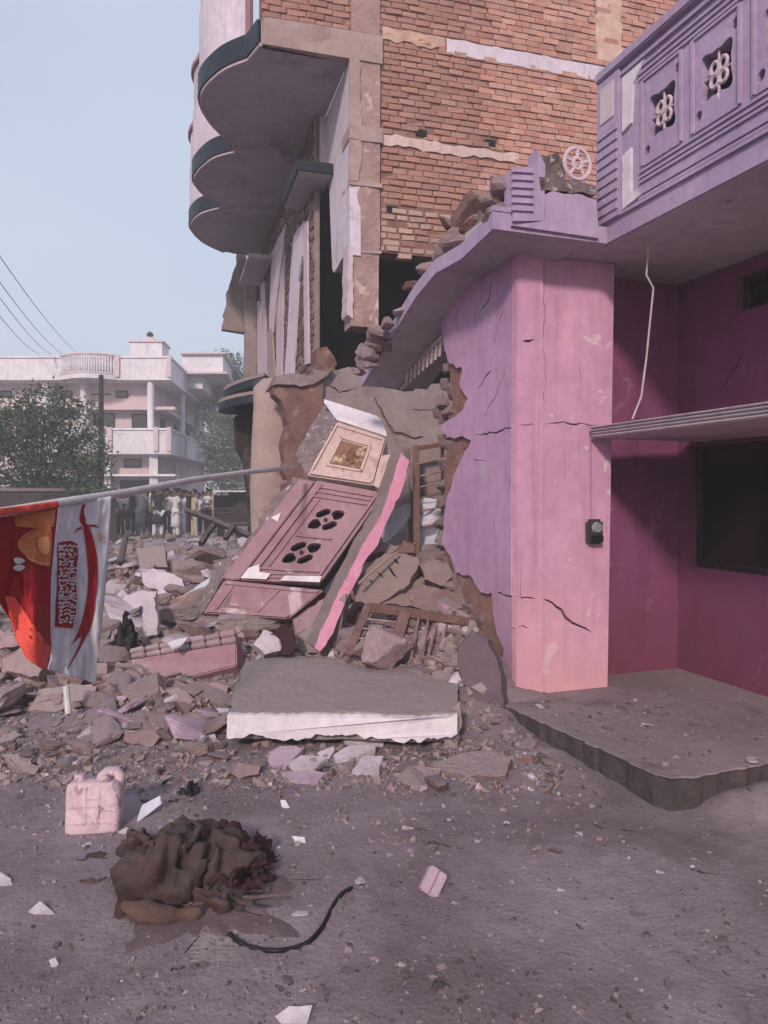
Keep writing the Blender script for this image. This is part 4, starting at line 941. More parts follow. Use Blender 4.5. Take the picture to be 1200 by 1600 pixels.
# ladder like upright window frame
lf = thing('window_frame', 'upright brown narrow window frame with rungs between broken walls', 'window frame', at(665, 865, 7.3))
bar(at(650, 697, 7.5), at(651, 866, 7.2), .032, 'wood', 'post', lf, sq=True); bar(at(691, 692, 7.5), at(692, 850, 7.25), .016, 'darkwood', 'post', lf, sq=True)
bar(at(650, 701, 7.5), at(693, 694, 7.5), .022, 'wood', 'head_rail', lf, sq=True)
for y in (722, 742, 759, 776, 797, 822): bar(at(652, y+3, 7.42), at(692, y-6, 7.42), .009, 'steel' if y != 776 else 'wood', 'rung', lf)
mb = MB(); mb.grid(lambda s, t: at(655+38*s, 776+84*t+6*s*(1-t), 7.5+.06*math.sin(9*t+3*s)+.05*math.sin(17*t+2)), 10, 26); part('crumpled_sheet', mb, 'sheet', lf, 'crumpled bluish white sheet behind the rungs', smooth=False)
mb = MB(); jag.n = F; mb.prism(jag([at(x, y, 7.8) for x, y in ((640, 700), (700, 690), (704, 870), (640, 870))], None, .1, .02), F*.2); part('backing', mb, 'tan2', lf)
# pale rod across the earth panel
mb = MB(); mb.tube([at(560, 912, 6.3), at(592, 884, 6.4), at(622, 862, 6.5)], .012, 6); solo('rod', mb, 'steel', 'pinkish thin rod crossing the brown earth panel', 'rod')
# ------------------------------------------------------------------ banner on a pole
fl = thing('banner', 'red and white printed cloth banner hanging from a slanting white pole', 'banner', hit(100, 1075))
ppts = [(-60, 812, 2.75), (0, 801, 3.0), (90, 786, 3.35), (200, 769, 3.95), (300, 750, 4.8), (390, 737, 5.9), (462, 731, 7.1)]
mb = MB(); mb.tube([at(*p) for p in ppts], .021, 10); part('pole', mb, 'pole', fl, smooth=True)
def fz(px, py):
    # surface of the cloth: hangs from the pole, softly folded
    t = (py-780)/280; base = 3.0+(px/90)*.35 if px < 90 else 3.35+(px-90)*.0045
    return base*(1-.0*t)+.05*math.sin(px/17+t*2.0)*min(1, .25+t)+.03*math.sin(px/8-t*3)*t+.008*math.sin(px/3.1+t*9)*t+.02*noise.noise(V((px/14, py/60, 3)))+.012*noise.noise(V((px/6, py/22, 7)))
def cl(px, py, o=0): return at(px, py, fz(px, py)-o)
def cloth(rows, m, nm, par, o=0, nx=36, ny=40, lab=None, th=.003):
    # rows: list of (y_left,x_left,y_right,x_right) from top to bottom
    def fn(s, t):
        k = t*(len(rows)-1); i = min(int(k), len(rows)-2); f = k-i
        a = [rows[i][q]*(1-f)+rows[i+1][q]*f for q in range(4)]
        return cl(a[1]*(1-s)+a[3]*s, a[0]*(1-s)+a[2]*s, o)
    mb = MB(); mb.grid(fn, nx, ny); me = part(nm, mb, m, par, lab, smooth=True)
    md = me.modifiers.new('s', 'SOLIDIFY'); md.thickness = th; return me
cloth([(788, 91, 775, 174), (830, 86, 830, 171), (900, 79, 900, 166), (970, 78, 980, 158), (1030, 79, 1030, 152), (1046, 74, 1068, 149)], 'flagwhite', 'white_panel', fl)
cloth([(806, -14, 789, 90), (850, -14, 840, 85), (900, -12, 900, 79.5), (934, -6, 960, 78), (985, 26, 1015, 80)], 'flagred', 'red_panel', fl)
cloth([(932, 8, 932, 22), (960, 14, 960, 42), (1000, 26, 1000, 68), (1030, 42, 1014, 80), (1046, 66, 1047, 73)], 'flagcoral', 'coral_fold', fl, .006, 6, 14)
cloth([(796, -14, 783, 89), (808, -14, 792, 92)], 'flagcoral', 'coral_sleeve', fl, .09, 20, 3, 'coral sleeve sewn round the pole', .004)
def rounded(pts):
    out = []; n_ = len(pts)
    for i in range(n_):
        a, b, c, d = pts[i-1], pts[i], pts[(i+1) % n_], pts[(i+2) % n_]
        for k_ in range(4):
            t = k_/4; out.append(tuple(.5*((2*b[q])+(-a[q]+c[q])*t+(2*a[q]-5*b[q]+4*c[q]-d[q])*t*t+(-a[q]+3*b[q]-3*c[q]+d[q])*t**3) for q in (0, 1)))
    return out
def decal(pts, m, nm, par, o, lab=None):
    if nm in ('orange_fruit', 'highlight_print', 'red_pepper_print', 'pepper_stem', 'white_dot', 'rim_print'): pts = rounded(pts)
    c = V((sum(p[0] for p in pts)/len(pts), sum(p[1] for p in pts)/len(pts), 0))
    tr = tessellate_polygon([[V((x, y, 0)) for x, y in pts]])
    bm = bmesh.new(); vs = [bm.verts.new((x, y, 0)) for x, y in pts]
    for t in tr:
        try: bm.faces.new([vs[i] for i in t])
        except Exception: pass
    for _ in range(3): 
        es = [e for e in bm.edges if e.calc_length() > 7]
        if es: bmesh.ops.subdivide_edges(bm, edges=es, cuts=1); bmesh.ops.triangulate(bm, faces=bm.faces[:])
    mb = MB(); bm.verts.ensure_lookup_table(); idx = {v: i for i, v in enumerate(bm.verts)}
    mb.v = [cl(v.co.x, v.co.y, o) for v in bm.verts]
    for f in bm.faces: mb.face([idx[v] for v in f.verts])
    bm.free(); me = part(nm, mb, m, par, lab, smooth=True); return me
decal([(20, 806), (87, 796), (84, 823), (60, 826), (24, 822)], 'flagorange', 'orange_print', fl, .012)
eg = [(30+0*i, 0) for i in range(0)]
decal([(27, 853), (32, 840), (44, 831), (60, 826), (80, 826), (78, 882), (66, 881), (50, 876), (38, 867)], 'flagorange', 'orange_fruit', fl, .012)
decal([(60, 844), (70, 838), (78, 842), (77, 862), (68, 866), (60, 858)], 'flagpeach', 'highlight_print', fl, .016)
decal([(40, 870), (52, 878), (66, 883), (77, 883), (77, 879), (64, 878), (50, 873)], 'flagpeach', 'rim_print', fl, .015)
decal([(22, 873), (30, 871), (39, 876), (32, 881), (24, 880)], 'flagwhite', 'white_dot', fl, .012); decal([(21, 886), (30, 882), (39, 886), (32, 892), (24, 891)], 'flagwhite', 'white_dot', fl, .012)
decal([(126, 800), (129, 789), (134, 789), (131, 798), (134, 812), (133, 822), (129, 820), (125, 812)], 'flagred', 'pepper_stem', fl, .012)
decal([(130, 818), (140, 824), (150, 860), (153, 900), (149, 940), (143, 975), (132, 1000), (118, 1026), (104, 1047), (120, 1016), (127, 994), (112, 1007), (122, 988), (133, 950), (138, 910), (136, 870), (133, 840)], 'flagred', 'red_pepper_print', fl, .012, 'long curved red pepper shape')
decal([(116, 836), (120, 829), (128, 826), (127, 822), (119, 827)], 'flagred', 'pepper_leaf', fl, .012); decal([(138, 823), (150, 823), (156, 825), (150, 820), (140, 819)], 'flagred', 'pepper_leaf', fl, .012)
decal([(155, 833), (160, 833), (159, 846), (155, 845)], 'flagpeach', 'small_print', fl, .012)
decal([(91, 848), (100, 846), (112, 845), (121, 850), (122, 870), (119, 900), (120, 930), (119, 955), (114, 982), (86, 979), (88, 940), (90, 900), (90, 870)], 'flagred', 'lettering_block', fl, .012, 'red block of white flowing script')
rg = random.Random(4); mbs = MB()
for r_ in range(21):
    y = 854+r_*5.9; x = 92
    while x < 116:
        k = rg.choice((0, 1, 2, 3)); L = rg.uniform(5, 9)
        if k == 0: pts = [(x, y), (x+L*.5, y-2.6), (x+L, y)]
        elif k == 1: pts = [(x, y+1.5), (x+L*.3, y-2), (x+L*.7, y+2), (x+L, y-1.5)]
        elif k == 2: pts = [(x+L*.5+2*math.cos(a), y+1.8*math.sin(a)) for a in (0, 1.2, 2.4, 3.6, 4.8)]
        else: pts = [(x, y-2.5), (x+1, y+2), (x+L, y+2)]
        mbs.tube([cl(a, b, .017) for a, b in pts], rg.uniform(.0024, .0042), 5); x += L+rg.uniform(.5, 2)
part('white_script', mbs, 'flagwhite', fl, 'white handwriting-like strokes', kind='stuff')
mb = MB(); mb.tube([at(103, 1072, 5.0), at(105, 1095, 4.98), at(107, 1116, 4.95)], .021, 8); solo('short_stick', mb, 'pole', 'short white stick standing in the ground below the banner', 'stick')

# ------------------------------------------------------------------ foreground objects
jc = hit(148, 1297); jr = Matrix.Rotation(-YAW+.12, 3, 'Z') @ Matrix.Rotation(-.10, 3, 'X')
jy = thing('jerrycan', 'pale pink dusty plastic jerrycan standing on the earth left of the dark heap', 'jerrycan', jc)
def jp(x, y, z): return jc+jr @ V((x, y, z))
mb = MB()
def rr(z, w_, d_, r=.03, n=5):
    P = []
    for cx, cy, a0 in ((w_/2-r, d_/2-r, 0), (-w_/2+r, d_/2-r, 90), (-w_/2+r, -d_/2+r, 180), (w_/2-r, -d_/2+r, 270)):
        for i in range(n): a = math.radians(a0+90*i/(n-1)); P.append(jp(cx+r*math.cos(a), cy+r*math.sin(a), z))
    return P
mb.rings([rr(z, w_, .13) for z, w_ in ((0, .235), (.012, .25), (.10, .252), (.108, .245), (.118, .252), (.20, .25), (.222, .24), (.235, .21))]); jb = part('body', mb, 'jerry', jy, smooth=True)
mb = MB()
for x0, x1, z0, z1 in ((-.115, .03, .118, .126), (-.03, -.022, .05, .205), (.03, .038, .05, .205), (-.022, .03, .155, .162), (-.118, .118, .045, .052), (.03, .112, .10, .106)):
    mb.hexa([jp(x0, -.067, z0), jp(x1, -.067, z0), jp(x1, -.067, z1), jp(x0, -.067, z1)], jr @ V((0, .01, 0)))
part('rib', mb, 'jerry', jb, bevel=.002)
mb = MB(); mb.tube([jp(.02, 0, .225), jp(.025, 0, .25), jp(.05, 0, .268), jp(.09, 0, .27), jp(.11, 0, .25), jp(.108, 0, .20)], [.022, .021, .022, .024, .026, .03], 10); part('handle', mb, 'jerry', jy, smooth=True)
mb = MB(); mb.tube([jp(-.075, 0, .23), jp(-.075, 0, .262)], [.026, .024], 12); part('neck', mb, 'jerry', jy)
mb = MB(); mb.tube([jp(.055, -.066, .235), jp(.055, -.05, .25)], [.02, .02], 10); part('cap', mb, 'rose', jy)

# dark heap of cloth, a neutral stand-in for human remains
hp = hit(315, 1395)
ch = thing('cloth_heap', 'low crumpled stand-in heap of dark brown and maroon cloth lying on the dusty earth', 'heap', hp)
def lump(c, sx, sy, sz, seed, m, nm, par, amp=.35, lab=None, ang=0, nseg=26):
    mb = MB(); rings = []; ca, sa = math.cos(ang), math.sin(ang)
    for j in range(15):
        ph_ = math.pi*.5*j/14*1.04; r = math.cos(ph_) if j < 14 else .02; z_ = math.sin(min(ph_, math.pi/2)); ring = []
        for i in range(nseg):
            a = 2*math.pi*i/nseg; x, y = math.cos(a)*max(r, .02), math.sin(a)*max(r, .02)
            q = V((x*1.3+seed, y*1.3, z_*1.3)); nn = noise.noise(q)*amp+noise.noise(q*2.7)*amp*.5
            cr_ = abs(noise.noise(V((x*4+seed, y*4, z_*4))))*amp*.55
            s = 1+nn-cr_
            lx, ly = x*sx*s, y*sy*s
            ring.append(V((c.x+R.x*(lx*ca-ly*sa)+F.x*(lx*sa+ly*ca), c.y+R.y*(lx*ca-ly*sa)+F.y*(lx*sa+ly*ca), c.z-.02+z_*sz*s)))
        rings.append(ring)
    mb.rings(rings); return part(nm, mb, m, par, lab, smooth=True)
for (x, y), sx, sy, sz, sd_, m, nm, amp, an in (((262, 1385), .19, .22, .20, 3.3, 'cloth', 'brown_cloth', .55, 0), ((335, 1368), .18, .20, .15, 8.1, 'cloth', 'brown_cloth', .7, .4), ((392, 1352), .11, .15, .12, 5.7, 'maroon', 'maroon_cloth', .9, 0),
        ((330, 1412), .17, .08, .09, 1.9, 'cloth', 'brown_cloth', .7, -.2), ((375, 1396), .10, .06, .08, 12.9, 'maroon', 'maroon_cloth', .8, .3), ((300, 1325), .2, .10, .09, 22.9, 'cloth', 'brown_cloth', .7, .2), ((400, 1390), .07, .05, .05, 17.9, 'maroon', 'maroon_cloth', .9, .1), ((225, 1330), .10, .08, .12, 27.9, 'cloth', 'brown_cloth', .6, .1)):
    lump(hit(x, y), sx, sy, sz, sd_, m, nm, ch, amp, None, an, 48)
rg = random.Random(9)
for i in range(26):      # loose folds and torn strips over the heap
    a = rg.uniform(0, 6.28); x = 318+rg.uniform(-95, 95); y = 1372+rg.uniform(-45, 45); q = hit(x, y); P = []
    hgt_ = .17*max(0, 1-((x-310)/125)**2)*max(0, 1-((y-1370)/75)**2)+.015
    for k_ in range(7): P.append(q+UP*(hgt_+.02*math.sin(k_*1.3+i)-.012*abs(k_-3))+R*(math.cos(a)*(k_-3)*.018)+F*(math.sin(a)*(k_-3)*.022)+V((rg.uniform(-.008, .008), rg.uniform(-.008, .008), 0)))
    mb = MB(); mb.tube(P, [.004, .012, .016, rg.uniform(.012, .022), .015, .011, .003], 7); part('torn_strip', mb, 'maroon' if x > 350 else 'cloth', ch, smooth=True)
def roll(pts, rad, m, nm, par, seed=0):
    P = [hit(x, y)+UP*z_ for x, y, z_ in pts]; Q_ = []; Rr = []
    for i in range(len(P)-1):
        for k in range(6): Q_.append(P[i].lerp(P[i+1], k/6)); Rr.append(rad[i]*(1-k/6)+rad[i+1]*k/6)
    Q_.append(P[-1]); Rr.append(rad[-1])
    mb = MB(); mb.tube(Q_, Rr, 14)
    for i, p in enumerate(mb.v): mb.v[i] = p+V((noise.noise(p*18+V((seed, 0, 0))), noise.noise(p*18+V((0, seed, 9))), noise.noise(p*18+V((5, 0, seed)))))*.016
    return part(nm, mb, m, par, smooth=True)
roll([(192, 1428, .03), (225, 1442, .04), (268, 1446, .035), (312, 1440, .03)], [.022, .038, .032, .024], 'tancloth', 'rolled_cloth', ch); roll([(214, 1406, .07), (240, 1398, .08), (262, 1380, .09)], [.02, .03, .02], 'tancloth', 'rolled_cloth', ch, 7)
def blob(cx, cy, rx, ry, seed, n=40):
    P = []
    for i in range(n):
        a = 2*math.pi*i/n; s = 1+.6*noise.noise(V((math.cos(a)*1.5+seed, math.sin(a)*1.5, 0)))+.4*noise.noise(V((math.cos(a)*6, math.sin(a)*6, seed)))+.1*noise.noise(V((math.cos(a)*17, math.sin(a)*17, seed)))
        P.append((cx+rx*math.cos(a)*s, cy+ry*math.sin(a)*s))
    return P
def gpatch(bl, m, nm, lab, cat, lift=.006):
    c = (sum(p[0] for p in bl)/len(bl), sum(p[1] for p in bl)/len(bl)); mb = MB(); n = len(bl); rings = []
    for f_ in (1, .8, .6, .4, .2, .03):
        rings.append([(lambda q: V((q.x, q.y, H(q.x, q.y)+(lift if f_ < 1 else -.004))))(hit(c[0]+(x-c[0])*f_, c[1]+(y-c[1])*f_)) for x, y in bl])
    mb.rings(rings, False); mb.face([5*n+i for i in range(n)])
    return solo(nm, mb, m, lab, cat, smooth=True)
gpatch(blob(312, 1412, 150, 72, 1.2, 90), 'damp', 'damp_patch', 'dark damp patch of earth under the cloth heap', 'damp patch')
for i, (x, y, sx, sy, sz, m, lab) in enumerate(((140, 1340, .10, .03, .03, 'cloth', 'dark cloth scrap left of the heap, upper one'), (150, 1378, .09, .04, .025, 'cloth', 'dark cloth scrap left of the heap, middle one'), (142, 1402, .05, .04, .02, 'cloth', 'small dark cloth scrap nearest the white paper triangle'), (296, 1240, .05, .05, .07, 'black', 'tangled black rag tuft above the heap'), (268, 1252, .06, .03, .03, 'cloth', 'dark strip of rag beside the black tuft'))):
    r0 = thing('rag', lab, 'rag', hit(x, y)); lump(hit(x, y), sx, sy, sz, 31+i*3.7, m, 'cloth', r0, .8)
# cable
def gline(pts, r, lift): 
    P = []
    pts = [pts[0]]+pts+[pts[-1]]
    for i in range(1, len(pts)-2):
        a, b, c, d = [V((*q, 0)) for q in pts[i-1:i+3]]
        for k in range(4):
            t = k/4; q = .5*((2*b)+(-a+c)*t+(2*a-5*b+4*c-d)*t*t+(-a+3*b-3*c+d)*t**3); P.append(hit(q.x, q.y)+UP*lift)
    mb = MB(); mb.tube(P, r, 8); return mb
solo('cable', gline([(356, 1462), (385, 1482), (430, 1490), (475, 1480), (502, 1455), (520, 1420), (535, 1400), (553, 1390)], .0085, .01), 'cable', 'curved black rubber cable end on the road right of the heap', 'cable', smooth=True)
solo('wire', gline([(420, 1380), (470, 1376), (540, 1380), (580, 1386)], .0025, .004), 'cable', 'very thin dark wire running right from the heap', 'wire')
solo('wire', gline([(320, 1456), (300, 1478), (276, 1508), (262, 1526)], .003, .005), 'cable', 'thin bent wire below the rolled tan cloth', 'wire')
for px, m, lab, h_ in (([(213, 1286), (222, 1258), (250, 1243), (252, 1256), (226, 1276)], 'sheet', 'folded white card behind the heap', .06), ([(184, 1300), (198, 1292), (204, 1298), (194, 1304)], 'rubwhite', 'tiny white scrap behind the heap', .02),
                       ([(44, 1424), (62, 1408), (86, 1428), (60, 1432)], 'rubwhite', 'white paper triangle on the left ground', .03), ([(0, 1386), (0, 1362), (16, 1372), (20, 1384)], 'rubwhite', 'pale scrap at the left border', .03), ([(456, 1306), (476, 1308), (478, 1318), (462, 1316)], 'white', 'white paper bit right of the heap, lower one', .02),
                       ([(438, 1250), (446, 1250), (453, 1262), (450, 1266), (440, 1260)], 'white', 'white paper bit right of the heap, upper one', .02), ([(76, 1500), (86, 1496), (92, 1506), (82, 1516)], 'rubwhite', 'dim white paper bit in the lower left', .015), ([(430, 1588), (452, 1572), (488, 1570), (480, 1600), (440, 1600)], 'rubwhite', 'pale crumpled paper at the bottom border', .03)):
    ymax = max(p[1] for p in px); xm = sum(p[0] for p in px)/len(px); p0 = hit(xm, ymax)+UP*.004; n = nrm(1, .5); jag.n = n
    mb = MB(); mb.prism(jag([onP(x, y, p0, n) for x, y in px], None, .03, .003), -n*.004); solo('paper_scrap', mb, m, lab, 'paper')
# clear plastic
mb = MB(); pc0 = hit(335, 1490)
def pf(s, t):
    q = hit(298+75*s, 1462+48*t); return q+UP*(.006+(.05*abs(noise.noise(V((s*3.2, t*3.2, 2))))+.012*abs(noise.noise(V((s*9, t*9, 4)))))*math.sin(math.pi*s)*math.sin(math.pi*t))
mb.grid(pf, 40, 30); solo('plastic_bag', mb, 'poly', 'crumpled clear plastic film below the heap near the cable', 'plastic bag', smooth=True)
# pink block
q0 = hit(676, 1396); pk = thing('painted_block', 'small lilac painted plaster block alone on the open road', 'block', q0)
rt = Matrix.Rotation(-YAW+.2, 3, 'Z') @ Matrix.Rotation(-.5, 3, 'X') @ Matrix.Rotation(.62, 3, 'Y')
mb = MB(); mb.box(q0+V((0, 0, .045)), (.078, .055, .10), rt); part('body', mb, 'ruplilac', pk, bevel=.006)
mb = MB(); mb.box(q0+V((0, 0, .045))+rt @ V((0, -.029, 0)), (.005, .003, .096), rt); part('groove', mb, 'rubbrown', pk)
# dark sticks and leaves on road
for pts, lab in (([(664, 1322), (676, 1318), (690, 1322), (730, 1331)], 'bent dark twig on the road above the lilac block'), ([(1080, 1362), (1100, 1366), (1122, 1369)], 'dark twig at the right of the road'), ([(955, 1563), (970, 1578), (988, 1598)], 'straight twig near the bottom border right of centre'), ([(430, 1544), (442, 1552), (456, 1562)], 'short twig near the bottom border left of centre'), ([(928, 1290), (945, 1298), (970, 1298), (1000, 1302)], 'thin curved twig below the broken kerb'), ([(820, 1525), (832, 1522), (838, 1530)], 'small dark hooked twig at the bottom centre right'), ([(900, 1448), (908, 1454), (912, 1456)], 'tiny dark twig on the open road')):
    solo('twig', gline(pts, .005, .008), 'darkwood', lab, 'twig')
# black bag in rubble
r0 = thing('black_bag', 'small black plastic bag wedged between stones right of the banner', 'bag', hit(196, 1020))
c_ = at(197, 1012, 6.3)
lump(c_-UP*.02, .10, .09, .30, 71.3, 'black', 'body', r0, .55)
mb = MB(); mb.tube([c_+UP*.20, c_+UP*.27-R*.01, c_+UP*.30+R*.01], [.035, .02, .03], 7); part('knot', mb, 'black', r0)

# ------------------------------------------------------------------ scattered rubble
kinds = {k: rock_variants(k, range(100+i*10, 106+i*10), f_, 12) for i, (k, f_) in enumerate((('stone', .6), ('rubbrown', .6), ('stonepink', .55), ('rubwhite', .3), ('ruplilac', .3), ('concrete', .45)))}
nice = {'stone': 'grey brown', 'rubbrown': 'reddish brown', 'stonepink': 'pinkish', 'rubwhite': 'white', 'ruplilac': 'lilac', 'concrete': 'grey'}
marks = [((148, 1250), 'pink jerrycan'), ((315, 1360), 'dark cloth heap'), ((232, 1264), 'folded white card'), ((676, 1378), 'lilac block on the road'), ((452, 1482), 'black cable'), ((335, 1490), 'clear plastic film'), ((60, 1424), 'white paper triangle'),
 ((104, 1094), 'short white stick'), ((120, 1000), 'banner'), ((197, 985), 'small black bag'), ((234, 965), 'white post'), ((285, 1035), 'fallen pink beam'), ((258, 920), 'white plaster mass'), ((236, 872), 'square grey plate'), ((190, 940), 'half round plaster plate'),
 ((360, 935), 'fallen pillar base'), ((510, 960), 'bright pink slab edge'), ((415, 1005), 'pale angular block'), ((450, 1003), 'maroon plaster lump'), ((600, 905), 'brown earth panel'), ((640, 990), 'barred window frame'), ((598, 1012), 'pinkish boulder'), ((670, 790), 'ladder-like frame'),
 ((750, 1050), 'dark mauve plaster sheet'), ((380, 1110), 'left corner of the concrete slab'), ((540, 1110), 'middle of the concrete slab'), ((700, 1110), 'right corner of the concrete slab'), ((445, 1183), 'leftmost lilac shard'), ((475, 1213), 'nearest pinkish shard'), ((575, 1195), 'lowest white shard'),
 ((740, 1195), 'broad brown plate'), ((672, 1150), 'pointed white chip'), ((900, 1160), 'middle of the dark kerb'), ((1030, 1235), 'broken kerb corner'), ((30, 1195), 'tan plate at the left border'), ((220, 1153), 'low reddish block'), ((295, 1130), 'dark red brick lump'), ((350, 820), 'slanting far beam'), ((245, 815), 'left half of the crowd'), ((305, 815), 'right half of the crowd'),
 ((190, 860), 'thin leaning stake'), ((697, 1325), 'bent dark twig'), ((963, 1297), 'thin curved twig'), ((1100, 1366), 'twig at the right of the road'), ((972, 1580), 'straight twig near the bottom border'), ((830, 1527), 'hooked twig'), ((460, 1585), 'crumpled paper at the bottom border'), ((468, 1312), 'lower paper bit right of the heap'), ((85, 1505), 'dim paper bit at the lower left'), ((1150, 1500), 'lower right corner of the road'), ((1120, 1290), 'right stretch of the kerb'), ((800, 1430), 'middle of the open road'), ((600, 1520), 'bottom centre of the road'), ((640, 1260), 'bare road before the shards')]
marks += [((700, 1000), 'x')][:0]
plinth_marks = [((875, 1095), 'foot of the pink pilaster'), ((1000, 1090), 'recess wall foot'), ((1150, 1125), 'side wall foot'), ((870, 1150), 'upper end of the dark kerb'), ((1000, 1200), 'lower end of the dark kerb'), ((1120, 1200), 'raised floor front edge'), ((1030, 1140), 'middle of the raised floor')]
slab_marks = [((570, 500), 'broken column foot'), ((640, 400), 'loose bottom bricks'), ((566, 600), 'lower tip of the sagging slab'), ((815, 300), 'lilac parapet stub'), ((765, 355), 'upper corner of the sagging slab'), ((680, 415), 'middle of the sagging slab edge'), ((620, 495), 'lower half of the sagging slab edge')]
used = {}
def where(px, py, k=0, mk=None):
    o_ = sorted(mk or marks, key=lambda m_: (m_[0][0]-px)**2+(m_[0][1]-py)**2)[k]; dx, dy = px-o_[0][0], py-o_[0][1]
    if abs(dx)+abs(dy) < 12: return 'touching the '+o_[1]
    far = 'just ' if abs(dx)+abs(dy) < 40 else ('' if abs(dx)+abs(dy) < 100 else 'well ')
    if abs(dx) > 2*abs(dy): r_ = 'right of' if dx > 0 else 'left of'
    elif abs(dy) > 2*abs(dx): r_ = 'in front of' if dy > 0 else 'behind'
    else: r_ = ('in front and ' if dy > 0 else 'behind and ')+('right of' if dx > 0 else 'left of')
    return far+r_+' the '+o_[1]
def describe(px, py, k, szpx, e, noun, mk=None):
    big = 'large' if szpx > 60 else 'medium' if szpx > 32 else 'small' if szpx > 14 else 'tiny'
    shp = 'flat' if e[2] < .65 else ('long' if e[0] > 1.55*e[1] else ('blocky' if e[2] > .85 else 'angular'))
    for q in range(3):
        for w2 in (False, True):
            l_ = f'{big} {shp} {nice[k]} {noun} {where(px, py, q, mk)}'+((', towards the '+where(px, py, q+1, mk).split(' the ', 1)[1]) if w2 else '')
            if len(l_.split()) <= 16 and l_ not in used: used[l_] = 1; return l_
    return ' '.join(l_.split()[:16])
def pick(quad):
    s, t = random.random(), random.random(); a = [quad[0][q]*(1-s)+quad[1][q]*s for q in (0, 1)]; b = [quad[3][q]*(1-s)+quad[2][q]*s for q in (0, 1)]
    return a[0]*(1-t)+b[0]*t, a[1]*(1-t)+b[1]*t
def scatter(n, quad, s0, s1, mix, group, name='rubble_piece', cat='rubble', sink=.25, tiltmax=.5, power=2.0, noun='lump'):
    for _ in range(n):
        for tr in range(20):
            px, py = pick(quad); p = hit(px, py)
            if not (p.x > 2.35 and 2.6 < p.y < 5.2) and p.y < 40: break
        k = random.choice(mix); me = random.choice(kinds[k]); sz = s0+(s1-s0)*random.random()**power
        o = link(name, me); e = (rnd(.8, 1.5), rnd(.6, 1.1), rnd(.3, .85)); o.scale = [sz*q for q in e]; o.rotation_euler = euler(tiltmax)
        o.location = p+UP*(sz*e[2]*.3*(1-sink)); tag(o, describe(px, py, k, sz*FOC/(p-O).dot(F), e, 'plaster fragment' if k in ('rubwhite', 'ruplilac') else noun), cat, group)
def bits(n, quad, s0, s1, m, acc, power=3):
    src = kinds[m]
    for _ in range(n):
        px, py = pick(quad); p = hit(px, py)
        if p.y > 35: continue
        sz = s0+(s1-s0)*random.random()**power; me = random.choice(src); e = (sz*rnd(.7, 1.4), sz*rnd(.6, 1.1), sz*rnd(.4, 1.0)); rt_ = Matrix.Rotation(rnd(0, 6.28), 3, 'Z') @ Matrix.Rotation(rnd(-.7, .7), 3, 'X') @ Matrix.Rotation(rnd(-.5, .5), 3, 'Y')
        if me.name not in lite: lite[me.name] = hullof(me)
        vs, fs = lite[me.name]
        acc.add([p+UP*(sz*.15)+rt_ @ V((q.x*e[0], q.y*e[1], q.z*e[2])) for q in vs], fs)
lite = {}
def hullof(me):
    rg_ = random.Random(len(lite)+5); bm = bmesh.new()
    for _ in range(9):
        v_ = V([rg_.uniform(-1, 1) for _ in range(3)]); bm.verts.new(v_/max(abs(q) for q in v_)*rg_.uniform(.35, .5))
    r_ = bmesh.ops.convex_hull(bm, input=bm.verts); bm.verts.index_update(); bm.verts.ensure_lookup_table()
    out_ = [v_.co.copy() for v_ in bm.verts], [[v_.index for v_ in f.verts] for f in bm.faces]; bm.free(); return out_
ALL = ['stone', 'stone', 'rubbrown', 'stonepink', 'concrete']
scatter(56, [(165, 860), (470, 850), (420, 1000), (165, 1010)], .22, .72, ALL+['rubwhite'], 'rubble heap behind the fallen beam')
scatter(22, [(170, 835), (420, 830), (400, 880), (165, 890)], .25, .7, ['stone', 'stone', 'concrete', 'rubwhite'], 'far rubble near the crowd')
scatter(38, [(-10, 950), (200, 960), (200, 1110), (-10, 1110)], .14, .46, ALL, 'rubble under the banner')
scatter(42, [(160, 1060), (370, 1060), (350, 1150), (150, 1150)], .09, .32, ['stone', 'rubbrown', 'stonepink', 'ruplilac', 'rubwhite'], 'rubble before the fallen beam')
scatter(34, [(600, 850), (720, 880), (770, 980), (660, 960)], .12, .3, ['stone', 'rubbrown', 'rubbrown', 'stonepink'], 'heap against the lilac wall')
scatter(20, [(380, 960), (560, 960), (560, 1020), (380, 1020)], .08, .24, ALL, 'rubble behind the concrete slab')
scatter(36, [(-20, 1110), (350, 1120), (350, 1200), (-20, 1200)], .05, .16, ALL, 'road edge rubble', tiltmax=.25)
scatter(30, [(360, 1150), (790, 1110), (900, 1220), (420, 1240)], .04, .13, ALL+['rubwhite'], 'rubble round the white shards', tiltmax=.3)
scatter(14, [(800, 1120), (900, 1180), (1040, 1260), (820, 1200)], .03, .09, ['stone', 'concrete', 'rubbrown'], 'rubble along the kerb', tiltmax=.3)
scatter(110, [(-20, 1200), (1210, 1260), (1210, 1600), (-20, 1600)], .014, .05, ['stone', 'stone', 'rubwhite', 'rubbrown', 'concrete'], 'small loose stones on the road', 'loose_stone', 'stone', tiltmax=.3, noun='stone')
